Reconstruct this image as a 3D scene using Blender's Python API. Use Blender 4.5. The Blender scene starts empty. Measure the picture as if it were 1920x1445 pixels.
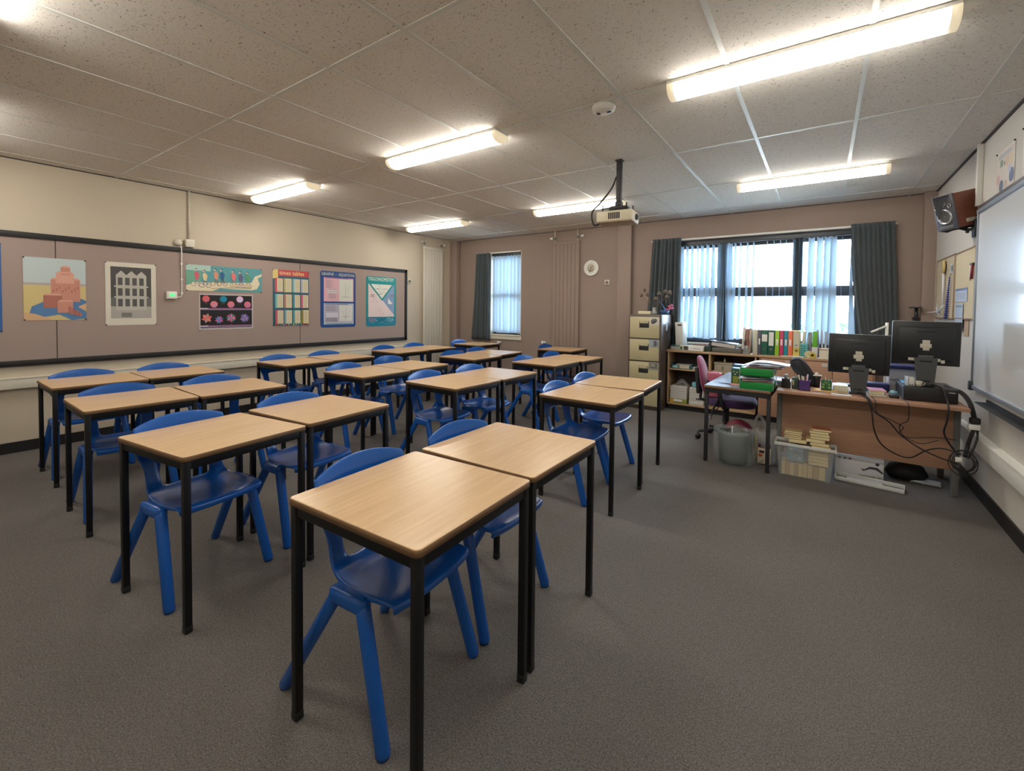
import bpy, bmesh, math, random
from mathutils import Vector, Matrix
random.seed(7)
PI = math.pi
SC = bpy.context.scene
COL = SC.collection

# ------------------------------------------------------------------ camera
def camera():
    yaw, pitch, roll, h = -0.6105, 0.0289, 0.0104, 1.3977
    f, cx, cy = 833.99, 960.03, 601.17
    cyw, syw = math.cos(yaw), math.sin(yaw)
    fw = Vector((syw * math.cos(pitch), cyw * math.cos(pitch), -math.sin(pitch)))
    r = Vector((cyw, -syw, 0)); u = r.cross(fw)
    c, s = math.cos(roll), math.sin(roll)
    r2 = c * r + s * u; u2 = -s * r + c * u
    cd = bpy.data.cameras.new('camera'); co = bpy.data.objects.new('camera', cd); COL.objects.link(co)
    m = Matrix(((r2.x, u2.x, -fw.x, 0), (r2.y, u2.y, -fw.y, 0), (r2.z, u2.z, -fw.z, h), (0, 0, 0, 1)))
    co.matrix_world = m
    cd.sensor_fit = 'HORIZONTAL'; cd.sensor_width = 36; cd.lens = f / 1920 * 36
    cd.shift_x = (960 - cx) / 1920; cd.shift_y = (cy - 722.5) / 1920
    cd.clip_start = 0.02; cd.clip_end = 200
    SC.camera = co
camera()

# ------------------------------------------------------------------ world, light, exposure
SKY = 18.0          # daylight strength
LAMP = 18.0        # fluorescent diffuser strength
w = bpy.data.worlds.new('sky'); SC.world = w; w.use_nodes = True
w.node_tree.nodes['Background'].inputs[0].default_value = (0.62, 0.80, 1.0, 1)
w.node_tree.nodes['Background'].inputs[1].default_value = SKY
SC.view_settings.view_transform = 'Standard'
try: SC.view_settings.look = 'None'
except Exception: pass
SC.view_settings.exposure = 0.62
SC.view_settings.gamma = 1.0
SC.view_settings.use_curve_mapping = False

XL, XR, YB, YF, ZC = -6.152, 0.9993, 6.778, -1.15, 2.727
def portal(name, x0, x1, z0, z1, y):
    l = bpy.data.lights.new(name, 'AREA'); l.shape = 'RECTANGLE'; l.size = x1 - x0; l.size_y = z1 - z0
    l.cycles.is_portal = True
    o = bpy.data.objects.new(name, l); COL.objects.link(o)
    o.location = ((x0 + x1) / 2, y, (z0 + z1) / 2); o.rotation_euler = (-PI / 2, 0, 0)
portal('daylight_portal', -1.70, 0.26, 0.94, 2.36, YB + 0.22)
portal('daylight_portal', -5.25, -4.55, 0.94, 2.44, YB + 0.22)

# ------------------------------------------------------------------ materials
def lin(c):
    c = c / 255.0
    return c / 12.92 if c <= 0.04045 else ((c + 0.055) / 1.055) ** 2.4
def rgb(r, g, b): return (lin(r), lin(g), lin(b), 1)
MATS = {}
def mat(name, col, rough=0.5, metal=0.0, noise=0.0, nscale=30, bump=0.0, bscale=200, coat=0.0, emit=None, es=0,
        alpha=1.0, trans=0.0, stretch=None, spec=0.5, sheen=0.0):
    if name in MATS: return MATS[name]
    m = bpy.data.materials.new(name); m.use_nodes = True
    nt = m.node_tree; b = nt.nodes['Principled BSDF']
    c = rgb(*col)
    b.inputs['Base Color'].default_value = c
    b.inputs['Roughness'].default_value = rough
    b.inputs['Metallic'].default_value = metal
    b.inputs['Coat Weight'].default_value = coat
    b.inputs['Coat Roughness'].default_value = 0.08
    b.inputs['Specular IOR Level'].default_value = spec
    b.inputs['Sheen Weight'].default_value = sheen
    b.inputs['Alpha'].default_value = alpha
    b.inputs['Transmission Weight'].default_value = trans
    if emit:
        b.inputs['Emission Color'].default_value = rgb(*emit); b.inputs['Emission Strength'].default_value = es
    if noise or bump:
        tc = nt.nodes.new('ShaderNodeTexCoord'); mp = nt.nodes.new('ShaderNodeMapping')
        nt.links.new(tc.outputs['Object'], mp.inputs[0])
        if stretch: mp.inputs['Scale'].default_value = stretch
    if noise:
        n = nt.nodes.new('ShaderNodeTexNoise'); n.inputs['Scale'].default_value = nscale; n.inputs['Detail'].default_value = 5
        nt.links.new(mp.outputs[0], n.inputs[0])
        r = nt.nodes.new('ShaderNodeMapRange'); r.inputs[1].default_value = 0.25; r.inputs[2].default_value = 0.75
        r.inputs[3].default_value = 1 - noise; r.inputs[4].default_value = 1 + noise
        nt.links.new(n.outputs[0], r.inputs[0])
        x = nt.nodes.new('ShaderNodeVectorMath'); x.operation = 'SCALE'; x.inputs[0].default_value = c[:3]
        nt.links.new(r.outputs[0], x.inputs['Scale']); nt.links.new(x.outputs[0], b.inputs['Base Color'])
    if bump:
        n = nt.nodes.new('ShaderNodeTexNoise'); n.inputs['Scale'].default_value = bscale; n.inputs['Detail'].default_value = 3
        nt.links.new(mp.outputs[0], n.inputs[0])
        bp = nt.nodes.new('ShaderNodeBump'); bp.inputs['Strength'].default_value = bump; bp.inputs['Distance'].default_value = 0.002
        nt.links.new(n.outputs[0], bp.inputs['Height']); nt.links.new(bp.outputs[0], b.inputs['Normal'])
    MATS[name] = m
    return m
def plain(r, g, b, rough=0.55, **k): return mat('paint_%d_%d_%d_%d' % (r, g, b, int(rough * 100)), (r, g, b), rough, **k)

M_wallL = mat('cream_wall', (196, 184, 164), 0.75, noise=0.02, nscale=2, bump=0.25, bscale=90)
M_wallB = mat('taupe_wall', (148, 130, 120), 0.75, noise=0.03, nscale=3, bump=0.35, bscale=90)
M_wallR = mat('pale_wall', (200, 195, 188), 0.7, noise=0.02, nscale=2, bump=0.25, bscale=90)
M_black = mat('black_vinyl', (30, 28, 29), 0.5, noise=0.15, nscale=6)
M_frame = mat('black_powder_coat', (13, 13, 16), 0.45, spec=0.35)
M_blue = mat('blue_polypropylene', (22, 88, 172), 0.24, bump=0.12, bscale=260, noise=0.03, nscale=5)
M_edge = mat('table_edge', (128, 98, 68), 0.5, noise=0.25, nscale=12, stretch=(1, 1, 30))
M_curt = mat('slate_curtain', (66, 76, 80), 0.9, noise=0.08, nscale=60, sheen=0.3)
M_board = mat('mauve_felt', (160, 142, 134), 0.95, noise=0.07, nscale=400, bump=0.2, bscale=500, sheen=0.15)
M_frameg = mat('window_grey', (58, 64, 70), 0.4)
M_white = plain(225, 224, 218, 0.5)
M_offw = plain(212, 206, 190, 0.5)
M_teebar = plain(205, 205, 200, 0.4)
M_wood = mat('light_beech', (176, 146, 112), 0.5, noise=0.10, nscale=5, stretch=(1, 6, 12))
M_wood2 = mat('desk_panel_wood', (172, 132, 106), 0.55, noise=0.10, nscale=5, stretch=(1, 6, 14))
M_dark = plain(40, 40, 44, 0.5)
M_metal = mat('grey_metal', (150, 150, 150), 0.35, metal=0.8)
M_gry = plain(110, 110, 108, 0.5)
M_paper = plain(232, 230, 224, 0.7)
M_cable = plain(26, 25, 28, 0.45)

def table_mat():
    m = bpy.data.materials.new('oak_laminate'); m.use_nodes = True; nt = m.node_tree; b = nt.nodes['Principled BSDF']
    tc = nt.nodes.new('ShaderNodeTexCoord'); mp = nt.nodes.new('ShaderNodeMapping'); mp.inputs['Scale'].default_value = (26, 1.6, 10)
    oi = nt.nodes.new('ShaderNodeObjectInfo'); ad = nt.nodes.new('ShaderNodeVectorMath'); ad.operation = 'ADD'
    sc = nt.nodes.new('ShaderNodeMath'); sc.operation = 'MULTIPLY'; sc.inputs[1].default_value = 40
    nt.links.new(oi.outputs['Random'], sc.inputs[0])
    nt.links.new(tc.outputs['Object'], ad.inputs[0]); nt.links.new(sc.outputs[0], ad.inputs[1]); nt.links.new(ad.outputs[0], mp.inputs[0])
    n = nt.nodes.new('ShaderNodeTexNoise'); n.inputs['Scale'].default_value = 2.2; n.inputs['Detail'].default_value = 6; n.inputs['Distortion'].default_value = 0.5
    nt.links.new(mp.outputs[0], n.inputs[0])
    cr = nt.nodes.new('ShaderNodeValToRGB'); cr.color_ramp.elements[0].position = 0.25; cr.color_ramp.elements[1].position = 0.75
    cr.color_ramp.elements[0].color = rgb(200, 166, 124); cr.color_ramp.elements[1].color = rgb(214, 180, 138)
    nt.links.new(n.outputs[0], cr.inputs[0]); nt.links.new(cr.outputs[0], b.inputs['Base Color'])
    b.inputs['Roughness'].default_value = 0.26
    return m
M_top = table_mat()

def carpet_mat():
    m = bpy.data.materials.new('dark_carpet'); m.use_nodes = True; nt = m.node_tree; b = nt.nodes['Principled BSDF']
    tc = nt.nodes.new('ShaderNodeTexCoord')
    def noise(s, d=4):
        n = nt.nodes.new('ShaderNodeTexNoise'); n.inputs['Scale'].default_value = s; n.inputs['Detail'].default_value = d
        nt.links.new(tc.outputs['Object'], n.inputs[0]); return n
    a = noise(170, 3); c = noise(40, 4); e = noise(1.3, 3)
    cr = nt.nodes.new('ShaderNodeValToRGB'); el = cr.color_ramp.elements
    el[0].position = 0.30; el[0].color = rgb(58, 55, 53); el[1].position = 0.72; el[1].color = rgb(124, 118, 113)
    mx = nt.nodes.new('ShaderNodeMath'); mx.operation = 'MULTIPLY_ADD'; mx.inputs[1].default_value = 0.75
    nt.links.new(a.outputs[0], mx.inputs[0])
    m2 = nt.nodes.new('ShaderNodeMath'); m2.operation = 'MULTIPLY_ADD'; m2.inputs[1].default_value = 0.12
    nt.links.new(c.outputs[0], m2.inputs[0])
    m3 = nt.nodes.new('ShaderNodeMath'); m3.operation = 'MULTIPLY'; m3.inputs[1].default_value = 0.13
    nt.links.new(e.outputs[0], m3.inputs[0]); nt.links.new(m3.outputs[0], m2.inputs[2]); nt.links.new(m2.outputs[0], mx.inputs[2])
    nt.links.new(mx.outputs[0], cr.inputs[0]); nt.links.new(cr.outputs[0], b.inputs['Base Color'])
    b.inputs['Roughness'].default_value = 0.85
    bp = nt.nodes.new('ShaderNodeBump'); bp.inputs['Strength'].default_value = 0.5; bp.inputs['Distance'].default_value = 0.004
    nt.links.new(a.outputs[0], bp.inputs['Height']); nt.links.new(bp.outputs[0], b.inputs['Normal'])
    return m
M_carpet = carpet_mat()

def tile_mat():
    m = bpy.data.materials.new('fissured_tile'); m.use_nodes = True; nt = m.node_tree; b = nt.nodes['Principled BSDF']
    tc = nt.nodes.new('ShaderNodeTexCoord'); mp = nt.nodes.new('ShaderNodeMapping'); mp.inputs['Scale'].default_value = (1.0, 1.7, 1)
    mp.inputs['Rotation'].default_value = (0, 0, 0.3)
    nt.links.new(tc.outputs['Object'], mp.inputs[0])
    n = nt.nodes.new('ShaderNodeTexNoise'); n.inputs['Scale'].default_value = 62; n.inputs['Detail'].default_value = 3; n.inputs['Roughness'].default_value = 0.6
    n.inputs['Distortion'].default_value = 1.2
    nt.links.new(mp.outputs[0], n.inputs[0])
    cr = nt.nodes.new('ShaderNodeValToRGB'); el = cr.color_ramp.elements
    el[0].position = 0.335; el[0].color = rgb(130, 120, 110); el[1].position = 0.40; el[1].color = rgb(222, 216, 208)
    nt.links.new(n.outputs[0], cr.inputs[0]); nt.links.new(cr.outputs[0], b.inputs['Base Color'])
    b.inputs['Roughness'].default_value = 0.9
    bp = nt.nodes.new('ShaderNodeBump'); bp.inputs['Strength'].default_value = 0.6; bp.inputs['Distance'].default_value = 0.003
    nt.links.new(cr.outputs[0], bp.inputs['Height']); nt.links.new(bp.outputs[0], b.inputs['Normal'])
    return m
M_tile = tile_mat()

def translucent(name, col, t=0.5, alpha=1.0):
    m = bpy.data.materials.new(name); m.use_nodes = True; nt = m.node_tree; nt.nodes.clear()
    o = nt.nodes.new('ShaderNodeOutputMaterial'); d = nt.nodes.new('ShaderNodeBsdfDiffuse'); tr = nt.nodes.new('ShaderNodeBsdfTranslucent')
    mx = nt.nodes.new('ShaderNodeMixShader'); mx.inputs[0].default_value = t
    d.inputs[0].default_value = rgb(*col); tr.inputs[0].default_value = rgb(*col)
    nt.links.new(d.outputs[0], mx.inputs[1]); nt.links.new(tr.outputs[0], mx.inputs[2])
    if alpha < 1:
        tp = nt.nodes.new('ShaderNodeBsdfTransparent'); m2 = nt.nodes.new('ShaderNodeMixShader'); m2.inputs[0].default_value = alpha
        gl = nt.nodes.new('ShaderNodeBsdfGlossy'); gl.inputs['Roughness'].default_value = 0.15
        m3 = nt.nodes.new('ShaderNodeMixShader'); m3.inputs[0].default_value = 0.12
        nt.links.new(mx.outputs[0], m3.inputs[1]); nt.links.new(gl.outputs[0], m3.inputs[2])
        nt.links.new(tp.outputs[0], m2.inputs[1]); nt.links.new(m3.outputs[0], m2.inputs[2]); nt.links.new(m2.outputs[0], o.inputs[0])
    else: nt.links.new(mx.outputs[0], o.inputs[0])
    return m
M_slat = translucent('blind_fabric', (168, 188, 204), 0.12)
M_poly = translucent('clear_polythene', (205, 215, 210), 0.3, 0.30)
M_bag = translucent('carrier_plastic', (205, 205, 200), 0.4, 0.42)
M_tub = translucent('clear_tub_plastic', (215, 218, 215), 0.3, 0.35)
def glass_mat():
    m = bpy.data.materials.new('window_glass'); m.use_nodes = True; nt = m.node_tree; nt.nodes.clear()
    o = nt.nodes.new('ShaderNodeOutputMaterial'); tp = nt.nodes.new('ShaderNodeBsdfTransparent'); gl = nt.nodes.new('ShaderNodeBsdfGlossy')
    gl.inputs['Roughness'].default_value = 0.0; fr = nt.nodes.new('ShaderNodeFresnel'); fr.inputs[0].default_value = 1.3
    mx = nt.nodes.new('ShaderNodeMixShader'); nt.links.new(fr.outputs[0], mx.inputs[0])
    nt.links.new(tp.outputs[0], mx.inputs[1]); nt.links.new(gl.outputs[0], mx.inputs[2]); nt.links.new(mx.outputs[0], o.inputs[0])
    return m
M_glass = glass_mat()
M_diff = mat('lit_diffuser', (250, 246, 230), 0.4, emit=(255, 249, 238), es=LAMP)
M_endlit = mat('end_cap_plastic', (225, 222, 205), 0.4, emit=(255, 232, 190), es=0.35)

# ------------------------------------------------------------------ mesh helpers
class MB:
    def __init__(s): s.bm = bmesh.new(); s.m = []
    def mi(s, m):
        if m not in s.m: s.m.append(m)
        return s.m.index(m)
    def _tag(s, faces, m, sm=False):
        i = s.mi(m)
        for f in faces: f.material_index = i; f.smooth = sm
    def box(s, x0, x1, y0, y1, z0, z1, m, bev=0.0, M=None, seg=2):
        r = bmesh.ops.create_cube(s.bm, size=1); vs = r['verts']
        for v in vs:
            v.co = Vector(((x0 + x1) / 2 + v.co.x * (x1 - x0), (y0 + y1) / 2 + v.co.y * (y1 - y0), (z0 + z1) / 2 + v.co.z * (z1 - z0)))
        fs = set(f for v in vs for f in v.link_faces)
        if bev:
            es = list(set(e for v in vs for e in v.link_edges))
            rr = bmesh.ops.bevel(s.bm, geom=es, offset=bev, segments=seg, profile=0.5, affect='EDGES')
            vs = list(set(list(rr['verts']) + [v for v in vs if v.is_valid]))
            fs = set(f for v in vs for f in v.link_faces)
        if M is not None:
            for v in vs: v.co = M @ v.co
        s._tag(fs, m, bev > 0)
        return vs
    def loft(s, rings, m, cap=True, sm=True, close=True):
        rv = [[s.bm.verts.new(p) for p in r] for r in rings]; n = len(rings[0]); fs = []
        for a, b in zip(rv[:-1], rv[1:]):
            for i in range(n if close else n - 1):
                j = (i + 1) % n
                fs.append(s.bm.faces.new((a[i], a[j], b[j], b[i])))
        s._tag(fs, m, sm)
        if cap and close:
            c = [s.bm.faces.new(list(reversed(rv[0]))), s.bm.faces.new(rv[-1])]; s._tag(c, m, False)
    def tube(s, pts, r, m, n=8, cap=True):
        pts = [Vector(p) for p in pts]
        if not isinstance(r, (list, tuple)): r = [r] * len(pts)
        rings = []; up = None
        for i, p in enumerate(pts):
            t = (pts[min(i + 1, len(pts) - 1)] - pts[max(i - 1, 0)]).normalized()
            if up is None: up = Vector((0, 0, 1)) if abs(t.z) < 0.9 else Vector((1, 0, 0))
            a = t.cross(up).normalized(); b = a.cross(t).normalized(); up = b
            rings.append([p + r[i] * (math.cos(2 * PI * k / n) * a + math.sin(2 * PI * k / n) * b) for k in range(n)])
        s.loft(rings, m, cap)
    def lathe(s, c, prof, m, n=20, axis='Z', sx=1, sy=1):
        rings = []
        for r, h in prof:
            ring = []
            for k in range(n):
                a = 2 * PI * k / n; u, v = r * math.cos(a) * sx, r * math.sin(a) * sy
                d = {'Z': (u, v, h), 'Y': (u, h, v), 'X': (h, u, v)}[axis]
                ring.append(Vector(c) + Vector(d))
            rings.append(ring)
        s.loft(rings, m)
    def poly(s, pts, m, sm=False):
        f = s.bm.faces.new([s.bm.verts.new(p) for p in pts]); s._tag([f], m, sm)
    def prism(s, pts, d, m):
        d = Vector(d); a = [Vector(p) for p in pts]; b = [p + d for p in a]
        va = [s.bm.verts.new(p) for p in a]; vb = [s.bm.verts.new(p) for p in b]; n = len(a)
        fs = [s.bm.faces.new(va), s.bm.faces.new(list(reversed(vb)))] + [s.bm.faces.new((va[i], vb[i], vb[(i + 1) % n], va[(i + 1) % n])) for i in range(n)]
        s._tag(fs, m)
    def grid(s, P, m, sm=True):
        V = [[s.bm.verts.new(p) for p in row] for row in P]; fs = []
        for i in range(len(V) - 1):
            for j in range(len(V[0]) - 1): fs.append(s.bm.faces.new((V[i][j], V[i][j + 1], V[i + 1][j + 1], V[i + 1][j])))
        s._tag(fs, m, sm)
    def text(s, txt, size, T, m, align='CENTER', ext=0.0, wide=1.0, fit=0):
        cu = bpy.data.curves.new('t', 'FONT'); cu.body = txt; cu.size = size; cu.align_x = align; cu.align_y = 'CENTER'
        cu.extrude = ext; cu.resolution_u = 2
        o = bpy.data.objects.new('t', cu); me = bpy.data.meshes.new_from_object(o)
        i = s.mi(m); n0 = len(s.bm.faces); v0 = len(s.bm.verts)
        s.bm.from_mesh(me); s.bm.verts.ensure_lookup_table(); s.bm.faces.ensure_lookup_table()
        if fit: xs = [v.co.x for v in s.bm.verts[v0:]]; wide = fit / (max(xs) - min(xs))
        S = Matrix.Diagonal((wide, 1, 1, 1))
        for v in s.bm.verts[v0:]: v.co = T @ (S @ v.co)
        for f in s.bm.faces[n0:]: f.material_index = i
        bpy.data.objects.remove(o); bpy.data.curves.remove(cu); bpy.data.meshes.remove(me)
    def build(s, name, parent=None, label=None, cat=None, group=None, kind=None, loc=None, rz=0, fixn=True, auto=None):
        if fixn: bmesh.ops.recalc_face_normals(s.bm, faces=s.bm.faces)
        me = bpy.data.meshes.new(name); s.bm.to_mesh(me); s.bm.free()
        for m in s.m: me.materials.append(m)
        o = bpy.data.objects.new(name, me); COL.objects.link(o)
        if parent is not None: o.parent = parent
        if loc: o.location = loc
        o.rotation_euler = (0, 0, rz)
        tag(o, label, cat, group, kind)
        return o
def tag(o, label=None, cat=None, group=None, kind=None):
    if label: o['label'] = label
    if cat: o['category'] = cat
    if group: o['group'] = group
    if kind: o['kind'] = kind
def thing(name, label, cat, loc=(0, 0, 0), rz=0, group=None):
    o = bpy.data.objects.new(name, None); COL.objects.link(o); o.location = loc; o.rotation_euler = (0, 0, rz)
    o.empty_display_size = 0.1
    tag(o, label, cat, group); return o
def dup(root, loc, rz, label=None, group=None):
    r = root.copy(); COL.objects.link(r); r.location = loc; r.rotation_euler = (0, 0, rz)
    if label: r['label'] = label
    if group: r['group'] = group
    for ch in list(root.children):
        c = ch.copy(); COL.objects.link(c); c.parent = r
        for g in list(ch.children):
            d = g.copy(); COL.objects.link(d); d.parent = c
    return r
def spline(pts, n=6):
    P = [Vector(p) for p in pts]; P = [P[0] * 2 - P[1]] + P + [P[-1] * 2 - P[-2]]; out = []
    for i in range(1, len(P) - 2):
        for k in range(n):
            t = k / n; a, b, c, d = P[i - 1], P[i], P[i + 1], P[i + 2]
            out.append(0.5 * ((2 * b) + (c - a) * t + (2 * a - 5 * b + 4 * c - d) * t * t + (3 * b - a - 3 * c + d) * t ** 3))
    out.append(P[-2]); return out
def simple(name, label, cat, fn, **k):
    b = MB(); fn(b); return b.build(name, label=label, cat=cat, **k)

# ------------------------------------------------------------------ room shell
b = MB(); b.box(XL - 0.3, XR + 0.3, YF - 0.3, YB + 0.3, -0.1, 0, M_carpet); b.build('floor', kind='structure')
# ceiling: tiles, exposed tee grid
b = MB(); b.box(XL - 0.3, XR + 0.3, YF - 0.3, YB + 0.3, ZC, ZC + 0.1, M_tile)
gx = [-1.07 + 0.6115 * k for k in range(-9, 4)]; gy = [1.475 + 1.2215 * k for k in range(-2, 5)]
for x in gx:
    if XL < x < XR: b.box(x - 0.012, x + 0.012, YF, YB, ZC - 0.004, ZC + 0.001, M_teebar)
for y in gy:
    if YF < y < YB: b.box(XL, XR, y - 0.012, y + 0.012, ZC - 0.0042, ZC + 0.001, M_teebar)
b.build('ceiling', kind='structure')
# left wall with a set-back bay at the radiator
b = MB()
b.box(XL - 0.25, XL, YF - 0.3, 5.775, 0, ZC, M_wallL)
b.box(XL - 0.25, XL - 0.045, 5.775, YB + 0.3, 0, ZC, M_wallL)
b.build('wall_left', kind='structure')
# window wall
b = MB(); WX0, WX1, WZ0, WZ1 = -1.81, 0.36, 0.93, 2.40; SX0, SX1, SZ0, SZ1 = -5.26, -4.545, 0.90, 2.45
y0, y1 = YB, YB + 0.28
for x0, x1, z0, z1 in [(XL - 0.25, SX0, 0, ZC), (SX0, SX1, 0, SZ0), (SX0, SX1, SZ1, ZC), (SX1, WX0, 0, ZC), (WX0, WX1, 0, WZ0), (WX0, WX1, WZ1, ZC), (WX1, XR + 0.3, 0, ZC)]:
    b.box(x0, x1, y0, y1, z0, z1, M_wallB)
b.build('wall_back', kind='structure')
b = MB(); b.box(XR, XR + 0.25, YF - 0.3, YB + 0.3, 0, ZC, M_wallR); b.build('wall_right', kind='structure')
b = MB(); b.box(XL - 0.25, XR + 0.25, YF - 0.25, YF, 0, ZC, M_wallL); b.build('wall_front', kind='structure')
# boxed columns on the window wall
b = MB(); b.box(-2.667, -2.45, 6.68, YB + 0.01, 0, ZC, M_wallB, 0.004); b.build('trim_1', kind='structure')
b = MB(); b.box(XL - 0.05, -6.02, 6.65, YB + 0.01, 0, ZC, M_wallB, 0.004); b.build('trim_2', kind='structure')
b = MB(); b.box(0.892, XR + 0.01, 6.68, YB + 0.01, 0, ZC, M_wallB, 0.004); b.build('trim_3', kind='structure')
# skirtings
b = MB(); b.box(XL, XL + 0.012, YF, 5.775, 0, 0.1, M_black); b.box(XL - 0.045, XL - 0.033, 5.775, 6.65, 0, 0.1, M_black); b.build('baseboard_left', kind='structure')
b = MB(); b.box(XR - 0.012, XR, YF, 6.68, 0, 0.1, M_black); b.build('baseboard_right', kind='structure')
b = MB(); b.box(-6.02, -2.667, YB - 0.012, YB, 0, 0.1, M_black); b.box(-2.45, 0.892, YB - 0.012, YB, 0, 0.1, M_black); b.build('baseboard_back', kind='structure')
b = MB(); b.box(XL, XR, YF, YF + 0.012, 0, 0.1, M_black); b.build('baseboard_front', kind='structure')
# ceiling edge angle and surface trunking
b = MB()
b.box(XL, XL + 0.02, YF, 5.775, ZC - 0.006, ZC, M_dark); b.box(XL - 0.02, XR, YB - 0.02, YB, ZC - 0.006, ZC, M_dark); b.box(XR - 0.02, XR, YF, YB, ZC - 0.008, ZC, M_dark)
b.build('trim_4', kind='structure')
b = MB(); b.box(XL, XL + 0.055, YF, 5.70, 0.60, 0.70, M_offw, 0.004); b.box(XL, XL + 0.06, YF, 5.70, 0.694, 0.703, M_offw); b.build('trim_5', kind='structure')
b = MB(); b.box(XR - 0.055, XR, YF, 5.30, 0.37, 0.485, M_white, 0.004); b.box(XR - 0.06, XR, YF, 5.30, 0.478, 0.488, M_white); b.build('trim_6', kind='structure')

# ------------------------------------------------------------------ windows
def window(name, x0, x1, z0, z1, mull, tr, fw=0.055):
    ya, yb_ = YB + 0.12, YB + 0.17
    b = MB()
    b.box(x0, x1, ya, yb_, z0, z0 + fw + 0.02, M_frameg, 0.004); b.box(x0, x1, ya, yb_, z1 - 0.11, z1, M_frameg, 0.004)
    b.box(x0, x0 + fw, ya, yb_, z0, z1, M_frameg, 0.004); b.box(x1 - fw, x1, ya, yb_, z0, z1, M_frameg, 0.004)
    for a, c in mull: b.box(a, c, ya - 0.02, yb_, z0, z1, M_frameg, 0.004)
    for a, c in tr: b.box(x0, x1, ya - 0.01, yb_, a, c, M_frameg, 0.004)
    o = b.build(name, kind='structure')
    g = MB(); g.box(x0 + 0.02, x1 - 0.02, YB + 0.145, YB + 0.149, z0 + 0.02, z1 - 0.02, M_glass); g.build('pane', o)
    s = MB(); s.box(x0, x1, YB - 0.03, YB + 0.13, z0 - 0.035, z0, M_offw, 0.005); s.build('window_sill', o)
    return o
window('window_1', WX0, WX1, WZ0, WZ1, [(-1.20, -1.11), (-0.335, -0.235)], [(1.59, 1.72)])
o = window('window_2', SX0, SX1, SZ0, SZ1, [], [(1.60, 1.68)])
b = MB(); b.box(SX0 - 0.0, SX1 + 0.02, YB - 0.02, YB, 0.80, 0.868, M_offw, 0.004); b.build('sill_apron', o)
b = MB(); b.box(SX0, SX0 + 0.012, YB, YB + 0.12, SZ0, SZ1, M_offw); b.box(SX1 - 0.012, SX1, YB, YB + 0.12, SZ0, SZ1, M_offw); b.build('window_reveal', o)

# ------------------------------------------------------------------ vertical blinds and curtains
def slat(b, x, w, z0, z1, ang, y, tw=0.0, drift=0.0, ang0=None):
    # fabric louvre: ang = angle of the slat to the window plane; may turn (tw) and drift down its drop
    rows = []; N = 14
    for i in range(N + 1):
        t = i / N; z = z1 + (z0 - z1) * t; a = ang + tw * (t ** 1.5); cx = x + drift * t * t
        row = []
        for k in range(5):
            u = (k / 4 - 0.5) * w
            row.append(Vector((cx + u * math.cos(a), y + u * math.sin(a) + 0.006 * math.cos(u / w * PI), z)))
        rows.append(row)
    b.grid(rows, M_slat)
def blind(name, label, x0, x1, slats, z0, z1, y, rail=0.045):
    t = thing(name, label, 'blind', ((x0 + x1) / 2, y, z1)); cx = (x0 + x1) / 2
    b = MB(); b.box(x0 - cx, x1 - cx, -0.02, 0.02, 0, rail, M_frameg, 0.003); b.build('headrail', t)
    for sl in slats:
        x, w, ang, tw, dr = sl
        b = MB(); slat(b, x - cx, w, z0 - z1 + random.uniform(-0.01, 0.01), 0.0, math.radians(ang), 0, math.radians(tw), dr)
        b.box(x - cx - 0.012, x - cx + 0.012, -0.006, 0.006, -0.01, 0.005, M_frameg)
        b.build('slat', t, fixn=False)
    return t
SW = 0.089
big = []
for x in (-1.655, -1.585): big.append((x, SW, 76, -36, 0))
big.append((-1.51, SW, 82, -5, 0))
for x in (-1.45, -1.375, -1.30): big.append((x, SW, 74, -66, 0.0))
for x in (-1.235, -1.215, -1.19, -1.17, -1.15, -1.13, -1.11): big.append((x, SW, 84 + random.uniform(-6, 6), random.uniform(-12, 12), random.uniform(-0.02, 0.03)))
big.append((-1.08, SW, 60, -45, 0.0)); big.append((-1.02, SW, 80, -18, -0.02))
for x in (-0.955, -0.87, -0.795): big.append((x, SW, 84, -18, -0.01))
for x in (-0.635, -0.56, -0.485, -0.42): big.append((x, SW, 88, 0, 0))
for x in (-0.335, -0.318, -0.30, -0.285, -0.27, -0.255, -0.24, -0.222): big.append((x, SW, 86 + random.uniform(-7, 7), random.uniform(-10, 10), random.uniform(-0.01, 0.05)))
for x in (-0.145, -0.055, 0.020, 0.085): big.append((x, SW, 42, -34, 0.0))
big.append((0.172, SW, 86, 0, 0)); big.append((0.262, SW, 80, -50, 0.03)); big.append((-1.73, SW, 60, 0, 0))
blind('vertical_blind', 'white fabric louvre blind, half drawn, across the wide window', -1.76, 0.31, big, 0.985, 2.33, YB + 0.055, 0.06)
sm = [(-5.19 + 0.0 + 0.082 * k, SW, (22 if k not in (4,) else 70) + random.uniform(-6, 6), random.uniform(-8, 8), 0) for k in range(8)]
blind('vertical_blind', 'white fabric louvre blind, nearly closed, in the narrow window', -5.25, -4.56, sm, 0.925, 2.385, YB + 0.055, 0.055)

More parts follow.
